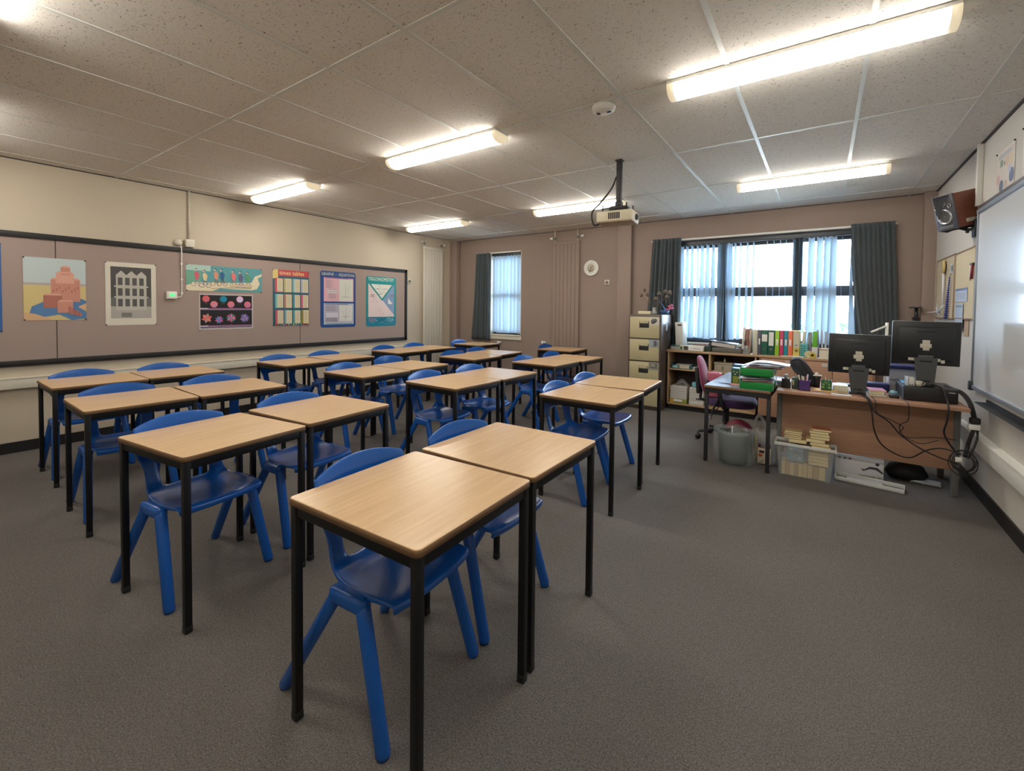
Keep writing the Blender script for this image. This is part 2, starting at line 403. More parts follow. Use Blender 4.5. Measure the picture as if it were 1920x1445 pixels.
def curtain(label, z0, z1, f0, f1, y, folds, amp=0.03):
    # f0(t), f1(t): left and right edge x at height fraction t (0 top, 1 bottom)
    b = MB(); rows = []; NZ, NU = 24, folds * 8
    for i in range(NZ + 1):
        t = i / NZ; z = z1 + (z0 - z1) * t; xa, xb = f0(t), f1(t); row = []
        am = amp * (0.45 + 0.55 * min(1, t * 5)) * (0.8 if t < 0.04 else 1)
        for k in range(NU + 1):
            u = k / NU; ph = u * folds * 2 * PI + 0.5 * math.sin(u * 9) + 0.25 * math.sin(t * 4 + u * 11)
            row.append(Vector((xa + (xb - xa) * u + 0.006 * math.sin(ph * 2), y + am * math.sin(ph) + (0.01 * math.sin(ph * 0.5 + 1)), z + (0.004 * math.sin(ph) if t == 1 else 0))))
        rows.append(row)
    b.grid(rows, M_curt)
    # heading tape
    o = b.build('curtain', label=label, cat='curtain', group=None, fixn=False)
    md = o.modifiers.new('thick', 'SOLIDIFY'); md.thickness = 0.004
    return o
curtain('slate grey curtain drawn back at the left of the wide window', 0.86, 2.44, lambda t: -2.13 - 0.09 * t, lambda t: -1.715 - 0.0 * t, YB - 0.075, 8)
curtain('slate grey curtain drawn back at the right of the wide window', 0.80, 2.44, lambda t: 0.245 + 0.15 * t ** 1.8, lambda t: 0.645 + 0.075 * t, YB - 0.075, 9)
curtain('slate grey curtain hanging at the left of the narrow window', 0.785, 2.44, lambda t: -5.575 - 0.10 * t, lambda t: -5.235 - 0.0 * t, YB - 0.06, 6, 0.024)
for x0, x1, lab in [(-2.16, 0.68, 'white curtain rail above the wide window'), (-5.60, -4.55, 'white curtain rail above the narrow window')]:
    b = MB(); b.box(x0, x1, YB - 0.026, YB - 0.012, 2.405 + (0.02 if x1 < -3 else 0), 2.43 + (0.02 if x1 < -3 else 0), M_white, 0.003)
    for k in range(5):
        x = x0 + 0.05 + (x1 - x0 - 0.1) * k / 4; b.box(x - 0.01, x + 0.01, YB - 0.02, YB, 2.415 + (0.02 if x1 < -3 else 0), 2.43 + (0.02 if x1 < -3 else 0), M_white)
    b.build('curtain_rail', label=lab, cat='curtain rail')

# ------------------------------------------------------------------ outside
b = MB(); b.box(-40, 40, YB + 0.35, 60, -0.6, -0.5, mat('pale_paving', (185, 183, 172), 0.9, noise=0.1, nscale=0.7)); b.build('ground', kind='structure')
def hedge(x, y, w, h, lab):
    t = thing('hedge', lab, 'hedge', (x, y, -0.5)); M = mat('hedge_leaf', (70, 104, 66), 0.7, noise=0.4, nscale=4)
    b = MB(); rnd = random.Random(3)
    for k in range(500):
        p = Vector((rnd.uniform(-w / 2, w / 2), rnd.uniform(-0.5, 0.5), rnd.random() ** 0.6 * h)); r = rnd.uniform(0.06, 0.14)
        d = Vector((rnd.gauss(0, 1), rnd.gauss(0, 1), rnd.gauss(0, 1))).normalized(); e = d.orthogonal().normalized(); g = d.cross(e)
        b.poly([p - d * r, p + e * r * 0.5, p + d * r, p - e * r * 0.5 + g * 0.02], M)
    b.build('foliage', t, fixn=False)
    b = MB()
    for k in range(7): b.tube([(-w / 2 + w * (k + .5) / 7, 0, 0), (-w / 2 + w * (k + .5) / 7 + 0.05, 0, h * .7)], [0.03, 0.012], mat('bark', (84, 70, 56), 0.9), 6)
    b.build('stem', t)
hedge(0.35, 12.5, 1.9, 1.75, 'green leafy hedge seen through the right of the wide window')
b = MB(); WP = plain(225, 225, 220, 0.6)
for k in range(12): b.box(-6 + k * 1.0, -5.93 + k * 1.0, 11.2, 11.27, -0.5, 1.0, WP)
for z in (0.2, 0.85): b.box(-6, 5.1, 11.27, 11.3, z, z + 0.08, WP)
b.build('fence', label='pale post and rail fence outside the wide window', cat='fence')

# ------------------------------------------------------------------ ceiling lights
def lamp(lab, x, y):
    t = thing('fluorescent_light', lab, 'ceiling light', (x, y, ZC), 0, 'fluorescent battens on the ceiling')
    b = MB(); b.box(0, 1.235, 0.0, 0.165, -0.022, -0.001, M_white, 0.003); b.build('body', t)
    b = MB(); rings = []
    for xx in (0.035, 1.2):
        rings.append([Vector((xx, 0.0825 + 0.082 * math.cos(a), -0.02 - 0.062 * math.sin(a) ** 0.7)) for a in [PI * k / 12 for k in range(13)]])
    b.loft(rings, M_diff, cap=False, close=True); b.build('diffuser', t, label='glowing white diffuser')
    for x0, x1 in ((0.0, 0.035), (1.2, 1.235)):
        b = MB(); rings = [[Vector((xx, 0.0825 + 0.0835 * math.cos(a), -0.018 - 0.066 * max(0, math.sin(a)) ** 0.7)) for a in [PI * k / 12 for k in range(13)]] for xx in (x0, x1)]
        b.loft(rings, M_endlit); b.build('end_cap', t)
    return t
lamp('ceiling batten light, largest in view, near the whiteboard end', -0.782, 2.66)
lamp('ceiling batten light left of the smoke detector, middle of the room', -3.25, 2.64)
lamp('ceiling batten light close to the pinboard wall, above the tables', -5.74, 2.63)
lamp('ceiling batten light in the far left corner by the pale radiator', -5.73, 5.08)
lamp('ceiling batten light partly hidden behind the projector', -3.25, 5.11)
lamp('ceiling batten light in front of the wide window', -0.775, 5.17)
lamp('ceiling batten light just peeping in at the top left of the photo', -3.22, 0.17)
# (two more of the same row light the camera end of the room)
lamp('ceiling batten light at the camera end over the pinboard side', -5.74, 0.17)
lamp('ceiling batten light at the camera end over the whiteboard side', -0.775, 0.17)
# smoke detector
t = thing('smoke_detector', 'round white smoke detector on the ceiling', 'smoke detector', (-1.215, 2.76, ZC))
b = MB(); b.lathe((0, 0, 0), [(0.001, 0), (0.075, 0), (0.078, -0.012), (0.072, -0.03), (0.05, -0.042), (0.001, -0.045)], M_white, 28); b.build('housing', t)
b = MB(); b.box(-0.045, -0.022, -0.018, 0.014, -0.0445, -0.0395, M_dark); b.box(0.02, 0.048, -0.005, 0.018, -0.044, -0.038, plain(40, 60, 120)); b.build('marking', t, label='dark printed patches')

# projector
t = thing('projector', 'cream projector hanging on a black pole from the ceiling', 'projector', (-1.525, 3.832, ZC), 0)
b = MB(); b.box(-0.022, 0.022, -0.022, 0.022, -0.40, 0.0, M_dark, 0.004); b.box(-0.03, 0.03, -0.03, 0.03, -0.012, 0, M_dark); b.box(-0.028, 0.028, -0.028, 0.028, -0.42, -0.37, M_dark, 0.004); b.build('pole', t)
b = MB(); b.lathe((0, 0, 0), [(0.09, -0.435), (0.09, -0.42), (0.03, -0.415)], M_dark, 20)
for dx, dy in ((0.1, 0.08), (-0.12, 0.08), (0.1, -0.08), (-0.12, -0.08)):
    b.box(min(0, dx), max(0, dx), dy - 0.01 if dy > 0 else dy - 0.01, dy + 0.01, -0.44, -0.43, M_dark); b.tube([(dx, dy, -0.40), (dx, dy, -0.47)], 0.006, M_dark, 8)
b.build('bracket', t)
PJ = plain(205, 196, 170, 0.5)
b = MB(); R = Matrix.Rotation(0.1, 4, 'Z')
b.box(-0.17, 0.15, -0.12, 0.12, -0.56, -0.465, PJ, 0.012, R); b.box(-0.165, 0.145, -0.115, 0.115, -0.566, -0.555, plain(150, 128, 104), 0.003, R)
for k in range(6): b.box(-0.06 + k * 0.018, -0.048 + k * 0.018, -0.1225, -0.118, -0.54, -0.485, M_dark, 0, R)
b.build('housing', t)
b = MB(); b.lathe((0.152, 0.03, -0.515), [(0.026, -0.01), (0.028, 0.008), (0.018, 0.01), (0.016, 0.002)], M_dark, 16, 'X'); b.build('lens', t)
b = MB(); b.tube(spline([(-0.02, -0.02, -0.15), (-0.06, -0.03, -0.25), (-0.16, -0.03, -0.36), (-0.25, -0.02, -0.44), (-0.24, -0.01, -0.55), (-0.19, 0, -0.55), (-0.155, 0, -0.52)], 6), 0.008, M_cable, 8); b.build('cable', t)

# ------------------------------------------------------------------ noticeboard and posters on the left wall
t = thing('pinboard', 'long mauve felt pinboard with black frame on the left wall', 'pinboard', (XL, 2.0, 0.80))
Y0, Y1, Z0, Z1 = YF + 0.02 - 2.0, 5.467 - 2.0, 0.005, 1.259
b = MB(); b.box(0, 0.018, Y0 + 0.02, Y1 - 0.02, Z0 + 0.03, Z1 - 0.03, M_board); b.build('felt_panel', t)
b = MB()
for yy in (1.008 - 2, 3.476 - 2): b.box(0.0175, 0.0186, yy - 0.004, yy + 0.004, Z0 + 0.04, Z1 - 0.04, plain(70, 58, 54))
b.build('panel_joint', t)
b = MB(); FW = 0.055
b.box(0, 0.03, Y0, Y1, Z0, Z0 + FW, M_black, 0.003); b.box(0, 0.03, Y0, Y1, Z1 - FW, Z1, M_black, 0.003)
b.box(0, 0.03, Y1 - FW, Y1, Z0, Z1, M_black, 0.003); b.box(0, 0.03, Y0, Y0 + FW, Z0, Z1, M_black, 0.003); b.build('frame', t)

class Sheet:
    """flat print on a wall: u to the viewer's right, v up, origin at the bottom left corner"""
    def __init__(s, O, U, N, w, h):
        s.O, s.U, s.N, s.w, s.h = Vector(O), Vector(U), Vector(N), w, h; s.b = MB(); s.l = 1
    def P(s, u, v, l=0): return s.O + s.U * (u * s.w) + Vector((0, 0, v * s.h)) + s.N * (0.0015 + l * 0.00012)
    def back(s, m):
        n = 8; g = [[s.P(i / n, j / n) for i in range(n + 1)] for j in range(n + 1)]; s.b.grid(g, m)
    def rect(s, u0, v0, u1, v1, m, l=None):
        s.l += 1 if l is None else 0; L = s.l if l is None else l
        nu = max(1, int(abs(u1 - u0) * 8)); nv = max(1, int(abs(v1 - v0) * 8))
        s.b.grid([[s.P(u0 + (u1 - u0) * i / nu, v0 + (v1 - v0) * j / nv, L) for i in range(nu + 1)] for j in range(nv + 1)], m)
    def poly(s, pts, m):
        s.l += 1; s.b.poly([s.P(u, v, s.l + 2) for u, v in pts], m)
    def disc(s, u, v, r, m, n=12, k=1.0, rot=0):
        a = s.w / s.h
        s.poly([(u + r * math.cos(rot + 2 * PI * i / n), v + r * a * k * math.sin(rot + 2 * PI * i / n)) for i in range(n)], m)
    def star(s, u, v, r, m, n=5, q=0.55, rot=0.3):
        a = s.w / s.h; mm = m if isinstance(m, list) else [m]
        for i in range(n):
            a0 = rot + 2 * PI * i / n; d = PI / n
            pts = [(0, a0), (r * q, a0 - d), (r, a0), (r * q, a0 + d)]
            s.l += 0.01
            s.b.poly([s.P(u + rr * math.cos(aa), v + rr * a * math.sin(aa), s.l + 2) for rr, aa in pts], mm[i % len(mm)])
        s.l += 1
    def line(s, u0, v0, u1, v1, t, m):
        du, dv = (u1 - u0) * s.w, (v1 - v0) * s.h; L = math.hypot(du, dv); nx, ny = -dv / L * t / s.w, du / L * t / s.h
        s.poly([(u0 + nx, v0 + ny), (u1 + nx, v1 + ny), (u1 - nx, v1 - ny), (u0 - nx, v0 - ny)], m)
    def text(s, txt, u, v, size, m, wide=1.0, align='CENTER', fit=0):
        s.l += 1; p = s.P(u, v, s.l + 3); U, N = s.U, s.N
        T = Matrix(((U.x, 0, N.x, p.x), (U.y, 0, N.y, p.y), (0, 1, N.z, p.z), (0, 0, 0, 1)))
        s.b.text(txt, size, T, m, align, wide=wide, fit=fit * s.w)
    def pins(s, m=None):
        for u, v in ((0.01, 0.01), (0.99, 0.01), (0.01, 0.99), (0.99, 0.99)):
            s.b.lathe(s.P(u, v), [(0.006, 0.0), (0.006, 0.006), (0.001, 0.008)] if s.N.x > 0 else [(0.006, 0.0), (0.006, -0.006), (0.001, -0.008)], m or M_dark, 8, 'X')
    def done(s, label, cat='poster', name='poster', group=None): return s.b.build(name, label=label, cat=cat, group=group, fixn=False)
BX = XL + 0.019
def lp(y0, y1, z0, z1): return Sheet((BX, y0, z0), (0, 1, 0), (1, 0, 0), y1 - y0, z1 - z0)
def C(r, g, b): return mat('print_%d_%d_%d' % (r, g, b), (r, g, b), 0.36, bump=1.0, bscale=7)
# poster 0 - blue edge
s = lp(0.10, 0.657, 1.13, 1.94); s.back(C(52, 96, 160)); s.rect(0.05, 0.05, 0.97, 0.5, C(40, 80, 150)); s.rect(0.05, 0.5, 0.97, 0.95, C(60, 110, 170)); s.pins()
s.done('blue poster cut off by the left edge of the photo')
# poster 1 - generic landscape with terracotta blocks
s = lp(0.79, 1.222, 1.232, 1.832); s.back(C(186, 200, 200)); s.rect(0.0, 0.0, 1, 0.56, C(206, 186, 128)); s.rect(0, 0.56, 1, 0.60, C(176, 166, 166))
s.poly([(0.08, 0.10), (0.12, 0.22), (0.45, 0.36), (0.85, 0.38), (1, 0.32), (1, 0.02), (0.75, 0.0), (0.55, 0.09), (0.3, 0.05)], C(82, 124, 168))
s.poly([(0.0, 0.0), (0.0, 0.13), (0.18, 0.10), (0.42, 0.02), (0.42, 0.0)], C(206, 168, 128))
s.poly([(0.86, 0.22), (1, 0.28), (1, 0.14)], C(206, 168, 128))
T1, T2, T3 = C(198, 138, 120), C(170, 108, 94), C(214, 160, 140)
for x0, y0_, x1, y1_, q in [(0.42, 0.30, 0.90, 0.66, T1), (0.50, 0.60, 0.80, 0.76, T3), (0.58, 0.74, 0.74, 0.86, T1), (0.30, 0.20, 0.60, 0.40, T2), (0.52, 0.12, 0.78, 0.30, T1)]:
    s.rect(x0, y0_, x1, y1_, q); s.poly([(x0, y1_), (x0 + 0.04, y1_ + 0.03), (x1 - 0.04, y1_ + 0.03), (x1, y1_)], T3)
for k in range(9): s.rect(0.45 + 0.05 * k, 0.45 + 0.03 * (k % 3), 0.47 + 0.05 * k, 0.49 + 0.03 * (k % 3), T2)
for k in range(5): s.rect(0.70 + k * 0.045, 0.10 - k * 0.01, 0.74 + k * 0.045, 0.22 - k * 0.025, T2)
s.pins(); s.done('square colour poster of terracotta blocks on a sandy plain with blue water')
# poster 2 - generic grey print with white border
s = lp(1.37, 1.80, 1.17, 1.838); s.back(C(214, 208, 192)); s.rect(0.10, 0.11, 0.90, 0.93, C(74, 72, 70)); s.rect(0.10, 0.11, 0.90, 0.30, C(170, 166, 158)); s.rect(0.10, 0.30, 0.90, 0.44, C(104, 102, 98))
G1, G2 = C(186, 182, 172), C(84, 82, 80)
s.rect(0.2, 0.24, 0.80, 0.80, G1)
for r in range(3):
    for k in range(4):
        u = 0.235 + 0.14 * k; v = 0.30 + r * 0.17; s.rect(u, v, u + 0.09, v + 0.12, G2)
for k in range(3): s.poly([(0.2 + 0.2 * k, 0.80), (0.3 + 0.2 * k, 0.87), (0.4 + 0.2 * k, 0.80)], G1)
s.rect(0.16, 0.44, 0.84, 0.46, G1); s.rect(0.16, 0.61, 0.84, 0.63, G1); s.rect(0.3, 0.13, 0.5, 0.2, C(120, 118, 112)); s.pins()
s.done('black and white print of a tiered building with a wide white border')
# poster 3 - cyclists
s = lp(2.087, 2.945, 1.565, 1.872); s.back(C(88, 152, 158)); s.rect(0, 0.25, 0.18, 0.75, C(108, 168, 142)); s.rect(0, 0.78, 0.30, 1, C(170, 200, 190))
s.poly([(0, 0.0), (0, 0.2), (0.14, 0.34), (0.35, 0.33), (0.55, 0.36), (0.85, 0.40), (0.90, 0.68), (1, 0.80), (1, 0.70), (0.94, 0.60), (0.97, 0.35), (0.93, 0.15), (0.85, 0.08), (0.6, 0.10), (0.42, 0.12), (0.32, 0.0)], C(222, 210, 180))
rn = random.Random(5)
for u, v, q, c1, c2 in [(0.13, 0.26, 1.1, (150, 140, 150), (206, 92, 110)), (0.23, 0.22, 1.15, (90, 96, 120), (222, 196, 150)), (0.37, 0.30, 1, (150, 120, 90), (214, 146, 120)), (0.45, 0.30, 1, (110, 80, 80), (50, 96, 140)), (0.60, 0.28, 0.9, (150, 130, 100), (220, 110, 110)), (0.70, 0.26, 0.9, (130, 110, 130), (100, 96, 130)), (0.80, 0.26, 0.8, (150, 140, 110), (90, 150, 110))]:
    for du in (-0.035, 0.035):
        s.disc(u + du * q, v, 0.030 * q, C(*c1), 10); s.disc(u + du * q, v, 0.024 * q, C(222, 210, 180), 10)
    s.line(u - 0.03, v, u, v + 0.2, 0.004, C(*c1)); s.line(u, v + 0.2, u + 0.035, v, 0.004, C(*c1))
    s.poly([(u - 0.02, v + 0.20), (u - 0.035, v + 0.42), (u, v + 0.50), (u + 0.03, v + 0.38), (u + 0.015, v + 0.16)], C(*c2)); s.disc(u - 0.02, v + 0.54, 0.013, C(220, 190, 160), 8)
    s.poly([(u - 0.04, v + 0.57), (u + 0.005, v + 0.61), (u + 0.0, v + 0.57)], C(60, 60, 80))
s.line(0.3, 0.1, 0.6, 0.17, 0.002, C(150, 120, 90)); s.line(0.6, 0.17, 0.85, 0.16, 0.002, C(150, 120, 90)); s.pins(); s.done('long teal painting of cyclists riding a curving path')
# poster 4 - solids on black
s = lp(2.218, 2.832, 1.096, 1.530); s.back(C(196, 190, 190)); s.rect(0.02, 0.04, 0.98, 0.97, C(28, 26, 30))
for v in (0.55, 0.06):
    s.rect(0.02, v, 0.98, v + 0.02, C(140, 140, 170)); s.rect(0.02, v + 0.02, 0.98, v + 0.055, C(150, 90, 130)); s.rect(0.02, v + 0.03, 0.15, v + 0.05, C(225, 220, 220))
for u, v, c, n in [(0.12, 0.86, (222, 96, 100), 7), (0.26, 0.71, (222, 130, 140), 8), (0.43, 0.86, (22, 132, 156), 8), (0.57, 0.71, (222, 120, 130), 9), (0.74, 0.86, (230, 190, 220), 8), (0.89, 0.71, (210, 110, 130), 10)]:
    s.disc(u, v, 0.068, C(*c), n, 1.0, 0.3); s.disc(u + 0.012, v - 0.02, 0.03, C(max(0, c[0] - 30), c[1] + 10, min(255, c[2] + 40)), n, 1, 0.3)
    s.rect(u - 0.03, v - 0.13, u + 0.03, v - 0.122, C(120, 120, 124))
for u, v, r, cs, n in [(0.13, 0.32, 0.10, [(222, 96, 100), (180, 140, 130), (222, 130, 120)], 6), (0.35, 0.27, 0.085, [(96, 120, 180), (206, 92, 140), (110, 140, 190)], 8), (0.57, 0.32, 0.10, [(222, 96, 110), (40, 140, 150), (210, 130, 160), (120, 90, 150)], 11), (0.83, 0.31, 0.10, [(150, 120, 180), (60, 90, 160), (190, 130, 170), (110, 130, 180)], 12)]:
    s.star(u, v, r, [C(*c) for c in cs], n, 0.62)
    s.rect(u - 0.03, v - 0.2, u + 0.03, v - 0.192, C(120, 120, 124))
s.pins(C(215, 215, 215)); s.done('black poster with rows of red and blue faceted solids')
# poster 5 - times tables
s = lp(3.09, 3.607, 1.12, 1.890); s.back(C(52, 98, 112)); s.rect(0, 0.89, 1, 1, C(196, 74, 76)); s.rect(0, 0.84, 0.14, 1, C(214, 196, 124))
s.text('times tables', 0.52, 0.945, 0.082, C(238, 222, 160), fit=0.68)
cols = [(206, 80, 90), (190, 180, 120), (130, 180, 190), (170, 180, 200), (120, 180, 180), (190, 130, 110), (80, 140, 160), (200, 100, 130), (180, 90, 100), (120, 160, 170), (90, 150, 150), (220, 200, 90)]
for r in range(3):
    for k in range(4):
        u = 0.055 + 0.235 * k; v = 0.60 - r * 0.285; s.rect(u, v, u + 0.215, v + 0.25, C(*cols[r * 4 + k])); s.rect(u + 0.06, v + 0.01, u + 0.21, v + 0.24, C(224, 216, 184))
        for q in range(10): s.rect(u + 0.075, v + 0.022 + q * 0.0215, u + 0.19, v + 0.030 + q * 0.0215, C(168, 158, 130))
        if r == 2 and k == 3:
            for q in range(20): s.rect(u + (0 if q % 2 else 0.03), v + q * 0.0125, u + (0.03 if q % 2 else 0.06), v + q * 0.0125 + 0.0125, M_dark)
for k in range(14): s.disc(0.05 + 0.07 * k, 0.018, 0.022, C(*cols[(k * 5) % 12]), 7)
s.pins(); s.done('crinkled times tables poster with a red heading and twelve panels')
# poster 6 - graphs equations
s = lp(3.787, 4.394, 1.074, 1.925); s.back(C(30, 74, 140)); s.text('GRAPHS', 0.20, 0.945, 0.062, C(232, 226, 170), fit=0.33); s.text('EQUATIONS', 0.74, 0.945, 0.062, C(232, 226, 170), fit=0.45); s.rect(0.395, 0.942, 0.49, 0.950, C(120, 160, 200))
s.rect(0.09, 0.46, 0.94, 0.89, C(222, 150, 166)); s.rect(0.10, 0.47, 0.52, 0.87, C(222, 178, 186)); s.rect(0.52, 0.47, 0.92, 0.87, C(214, 216, 204)); s.rect(0.12, 0.875, 0.78, 0.885, C(90, 80, 130))
s.rect(0.09, 0.05, 0.94, 0.43, C(180, 204, 214)); s.rect(0.10, 0.08, 0.92, 0.41, C(184, 180, 196)); s.rect(0.52, 0.11, 0.90, 0.40, C(214, 216, 210)); s.rect(0.12, 0.41, 0.78, 0.42, C(60, 60, 120))
s.rect(0.15, 0.18, 0.48, 0.26, C(206, 204, 214)); s.rect(0.19, 0.60, 0.47, 0.68, C(222, 214, 214))
gl = C(110, 104, 110)
for k in range(7): s.rect(0.14, 0.84 - k * 0.022, 0.28 + 0.08 * (k % 2), 0.845 - k * 0.022, gl)
for k in range(4): s.rect(0.22, 0.585 - k * 0.022, 0.42, 0.59 - k * 0.022, gl)
for k in range(5): s.rect(0.14, 0.38 - k * 0.022, 0.40 + 0.05 * (k % 2), 0.385 - k * 0.022, gl)
for k in range(5): s.rect(0.14, 0.165 - k * 0.016, 0.46, 0.170 - k * 0.016, gl)
for k in range(3): s.rect(0.20, 0.675 - k * 0.035, 0.46, 0.68 - k * 0.035, gl)
s.rect(0.12, 0.06, 0.90, 0.067, C(50, 50, 90))
s.line(0.70, 0.52, 0.70, 0.80, 0.0014, gl); s.line(0.58, 0.55, 0.84, 0.55, 0.0014, gl); s.line(0.74, 0.62, 0.82, 0.78, 0.001, gl)
s.line(0.71, 0.13, 0.71, 0.35, 0.0014, gl); s.line(0.58, 0.19, 0.84, 0.19, 0.0014, gl); s.line(0.60, 0.30, 0.70, 0.15, 0.001, gl); s.line(0.70, 0.15, 0.82, 0.30, 0.001, gl)
s.pins(C(225, 225, 225)); s.done('blue graphs and equations poster with pink and grey panels')
# poster 7 - trigonometry
s = lp(4.594, 5.217, 1.068, 1.898); s.back(C(28, 140, 140)); s.rect(0.0, 0.0, 1.0, 0.18, C(24, 128, 150)); s.text('TRIGONOMETRY', 0.49, 0.945, 0.078, C(232, 232, 214), fit=0.86); s.rect(0.08, 0.905, 0.9, 0.912, C(80, 170, 170))
s.rect(0.07, 0.19, 0.93, 0.86, C(222, 204, 200)); s.poly([(0.93, 0.86), (0.50, 0.55), (0.93, 0.22)], C(130, 154, 186)); s.poly([(0.07, 0.86), (0.93, 0.86), (0.52, 0.51)], C(28, 140, 140)); s.poly([(0.15, 0.845), (0.85, 0.845), (0.515, 0.56)], C(222, 222, 208))
for u, v, k, q in [(0.42, 0.68, 1.3, gl), (0.22, 0.48, 1, C(190, 130, 130)), (0.42, 0.24, 1, C(190, 130, 130))]:
    s.line(u, v, u, v + 0.12 * k, 0.0015, q); s.line(u, v, u + 0.15 * k, v, 0.0015, q); s.line(u, v + 0.12 * k, u + 0.15 * k, v, 0.0015, q)
s.poly([(0.72, 0.45), (0.88, 0.45), (0.72, 0.57)], C(222, 222, 214))
for u, v in [(0.30, 0.75), (0.56, 0.75), (0.40, 0.645)]: s.rect(u, v, u + 0.13, v + 0.008, gl)
for u, v in [(0.14, 0.62), (0.80, 0.62)]: s.rect(u, v, u + 0.12, v + 0.015, C(160, 90, 120)); s.rect(u - 0.02, v - 0.03, u + 0.14, v - 0.022, gl)
s.text('SOH', 0.20, 0.125, 0.085, C(214, 120, 160), fit=0.22); s.text('-', 0.34, 0.125, 0.085, C(200, 220, 220)); s.text('CAH', 0.50, 0.125, 0.085, C(20, 60, 90), fit=0.22); s.text('-', 0.645, 0.125, 0.085, C(200, 220, 220)); s.text('TOA', 0.80, 0.125, 0.085, C(170, 210, 220), fit=0.22)
for u in (0.15, 0.45, 0.75): s.rect(u, 0.075, u + 0.12, 0.082, C(120, 180, 190))
s.pins(C(225, 225, 225)); s.done('teal trigonometry poster with an inverted triangle, nearest the radiator')

# alarm box, conduit, switch
t = thing('wall_conduit', 'white conduit pipe running from the ceiling down to the pinboard frame', 'conduit', (XL, 2.127, 2.06))
b = MB(); b.tube([(0.014, 0, 0.10), (0.014, 0, ZC - 2.06)], 0.011, M_offw, 10)
for z in (0.30, 0.5): b.box(0, 0.012, -0.02, 0.02, z, z + 0.02, M_offw)
b.build('pipe', t)
b = MB(); b.box(0, 0.05, -0.045, 0.045, 0.01, 0.10, M_offw, 0.006); b.build('junction_box', t)
b = MB(); b.lathe((0.0, -0.11, 0.055), [(0.001, 0.0), (0.04, 0.001), (0.04, 0.02), (0.028, 0.035), (0.001, 0.037)], M_offw, 20, 'X'); b.build('sounder', t)
b = MB(); b.tube(spline([(0.03, -0.09, 0.02), (0.036, -0.085, -0.05), (0.026, -0.085, -0.3), (0.026, -0.085, -0.52), (0.026, -0.10, -0.575), (0.026, -0.15, -0.58)], 5), 0.006, M_white, 8)
for z in (-0.2, -0.38, -0.54): b.box(0.02, 0.036, -0.095, -0.075, z, z + 0.02, M_white)
b.build('cable', t)
t = thing('alarm_box', 'small white box with a green light on the pinboard', 'control box', (BX, 1.94, 1.46))
b = MB(); b.box(0, 0.035, -0.05, 0.05, 0, 0.085, M_white, 0.006); b.build('housing', t)
b = MB(); b.box(0.034, 0.037, -0.02, 0.022, 0.03, 0.06, mat('green_led', (70, 220, 110), 0.4, emit=(60, 255, 110), es=1.0)); b.build('indicator', t)
def wswitch(lab, y, z, x=XL, knob=True, axis=1):
    b = MB(); b.box(0, 0.02, -0.04, 0.04, 0, 0.08, M_offw, 0.004)
    if knob: b.lathe((0.02, 0.0, 0.04), [(0.026, 0), (0.024, 0.01), (0.001, 0.012)], plain(120, 112, 96), 16, 'X')
    return b.build('thermostat', label=lab, cat='thermostat', loc=(x, y, z))
wswitch('small square thermostat on the cream wall beside the pinboard end', 5.525, 1.82)
o = wswitch('small square thermostat on the taupe wall below the clock', 0, 0); o.location = (-2.871, YB, 1.785); o.rotation_euler = (0, 0, -PI / 2)

# ------------------------------------------------------------------ radiators, clock
def radiator(lab, loc, rz, m, w=0.51, z0=0.25, z1=2.535):
    t = thing('vertical_radiator', lab, 'radiator', (loc[0], loc[1], z0), rz); h = z1 - z0   # local: x along wall, -y into the room
    b = MB(); n = 7
    for k in range(n):
        b.box(-w / 2 + w * k / n + 0.0015, -w / 2 + w * (k + 1) / n - 0.0015, -0.045, -0.030, 0.04, h - 0.04, m, 0.004)
    b.box(-w / 2, w / 2, -0.032, -0.018, 0.02, h - 0.02, m); b.build('panel', t)
    for a, c in ((0, 0.045), (h - 0.045, h)):
        b = MB(); b.box(-w / 2 - 0.004, w / 2 + 0.004, -0.055, -0.005, a, c, m, 0.006); b.build('header', t)
    for sx, kx in ((-1, -0.07), (1, 0.09)):
        b = MB(); x = sx * (w / 2 - 0.04)
        b.tube([(x, -0.03, h - 0.01), (x, -0.03, ZC - z0)], 0.009, M_offw, 8); b.build('pipe', t)
        b = MB(); b.lathe((x + kx, -0.03, h + 0.07), [(0.001, -0.03), (0.02, -0.028), (0.022, 0.02), (0.001, 0.03)], M_white, 12, 'X'); b.lathe((x, -0.03, h + 0.03), [(0.013, 0), (0.013, 0.05)], M_metal, 8); b.tube([(x, -0.03, h + 0.07), (x + kx, -0.03, h + 0.07)], 0.008, M_metal, 8); b.build('valve', t)
    return t
radiator('tall pale vertical radiator in the corner beside the pinboard', (XL - 0.035, 6.14), PI / 2, plain(214, 206, 190, 0.45))
radiator('tall taupe vertical radiator on the back wall beside the clock', (-3.614, YB), 0, M_wallB)
t = thing('wall_clock', 'round white wall clock on the taupe wall', 'clock', (-3.15, YB, 2.065))
b = MB(); b.lathe((0, 0, 0), [(0.001, 0), (0.128, 0), (0.132, -0.02), (0.120, -0.035), (0.105, -0.028), (0.001, -0.024)], M_white, 40, 'Y'); b.build('case', t)
b = MB(); b.lathe((0, 0, 0), [(0.001, -0.0265), (0.104, -0.0265), (0.001, -0.0262)], plain(190, 180, 158), 36, 'Y')
for k in range(12):
    a = k * PI / 6; b.box(-0.003, 0.003, -0.029, -0.027, 0.078, 0.094, M_dark, 0, Matrix.Rotation(a, 4, 'Y'))
b.build('dial', t)
for nm, a, L, ww in (('minute_hand', 199, 0.082, 0.003), ('hour_hand', 36, 0.048, 0.0045)):
    b = MB(); b.box(-ww, ww, -0.032, -0.030, -0.012, L, M_dark, 0, Matrix.Rotation(math.radians(a), 4, 'Y')); b.build(nm, t)
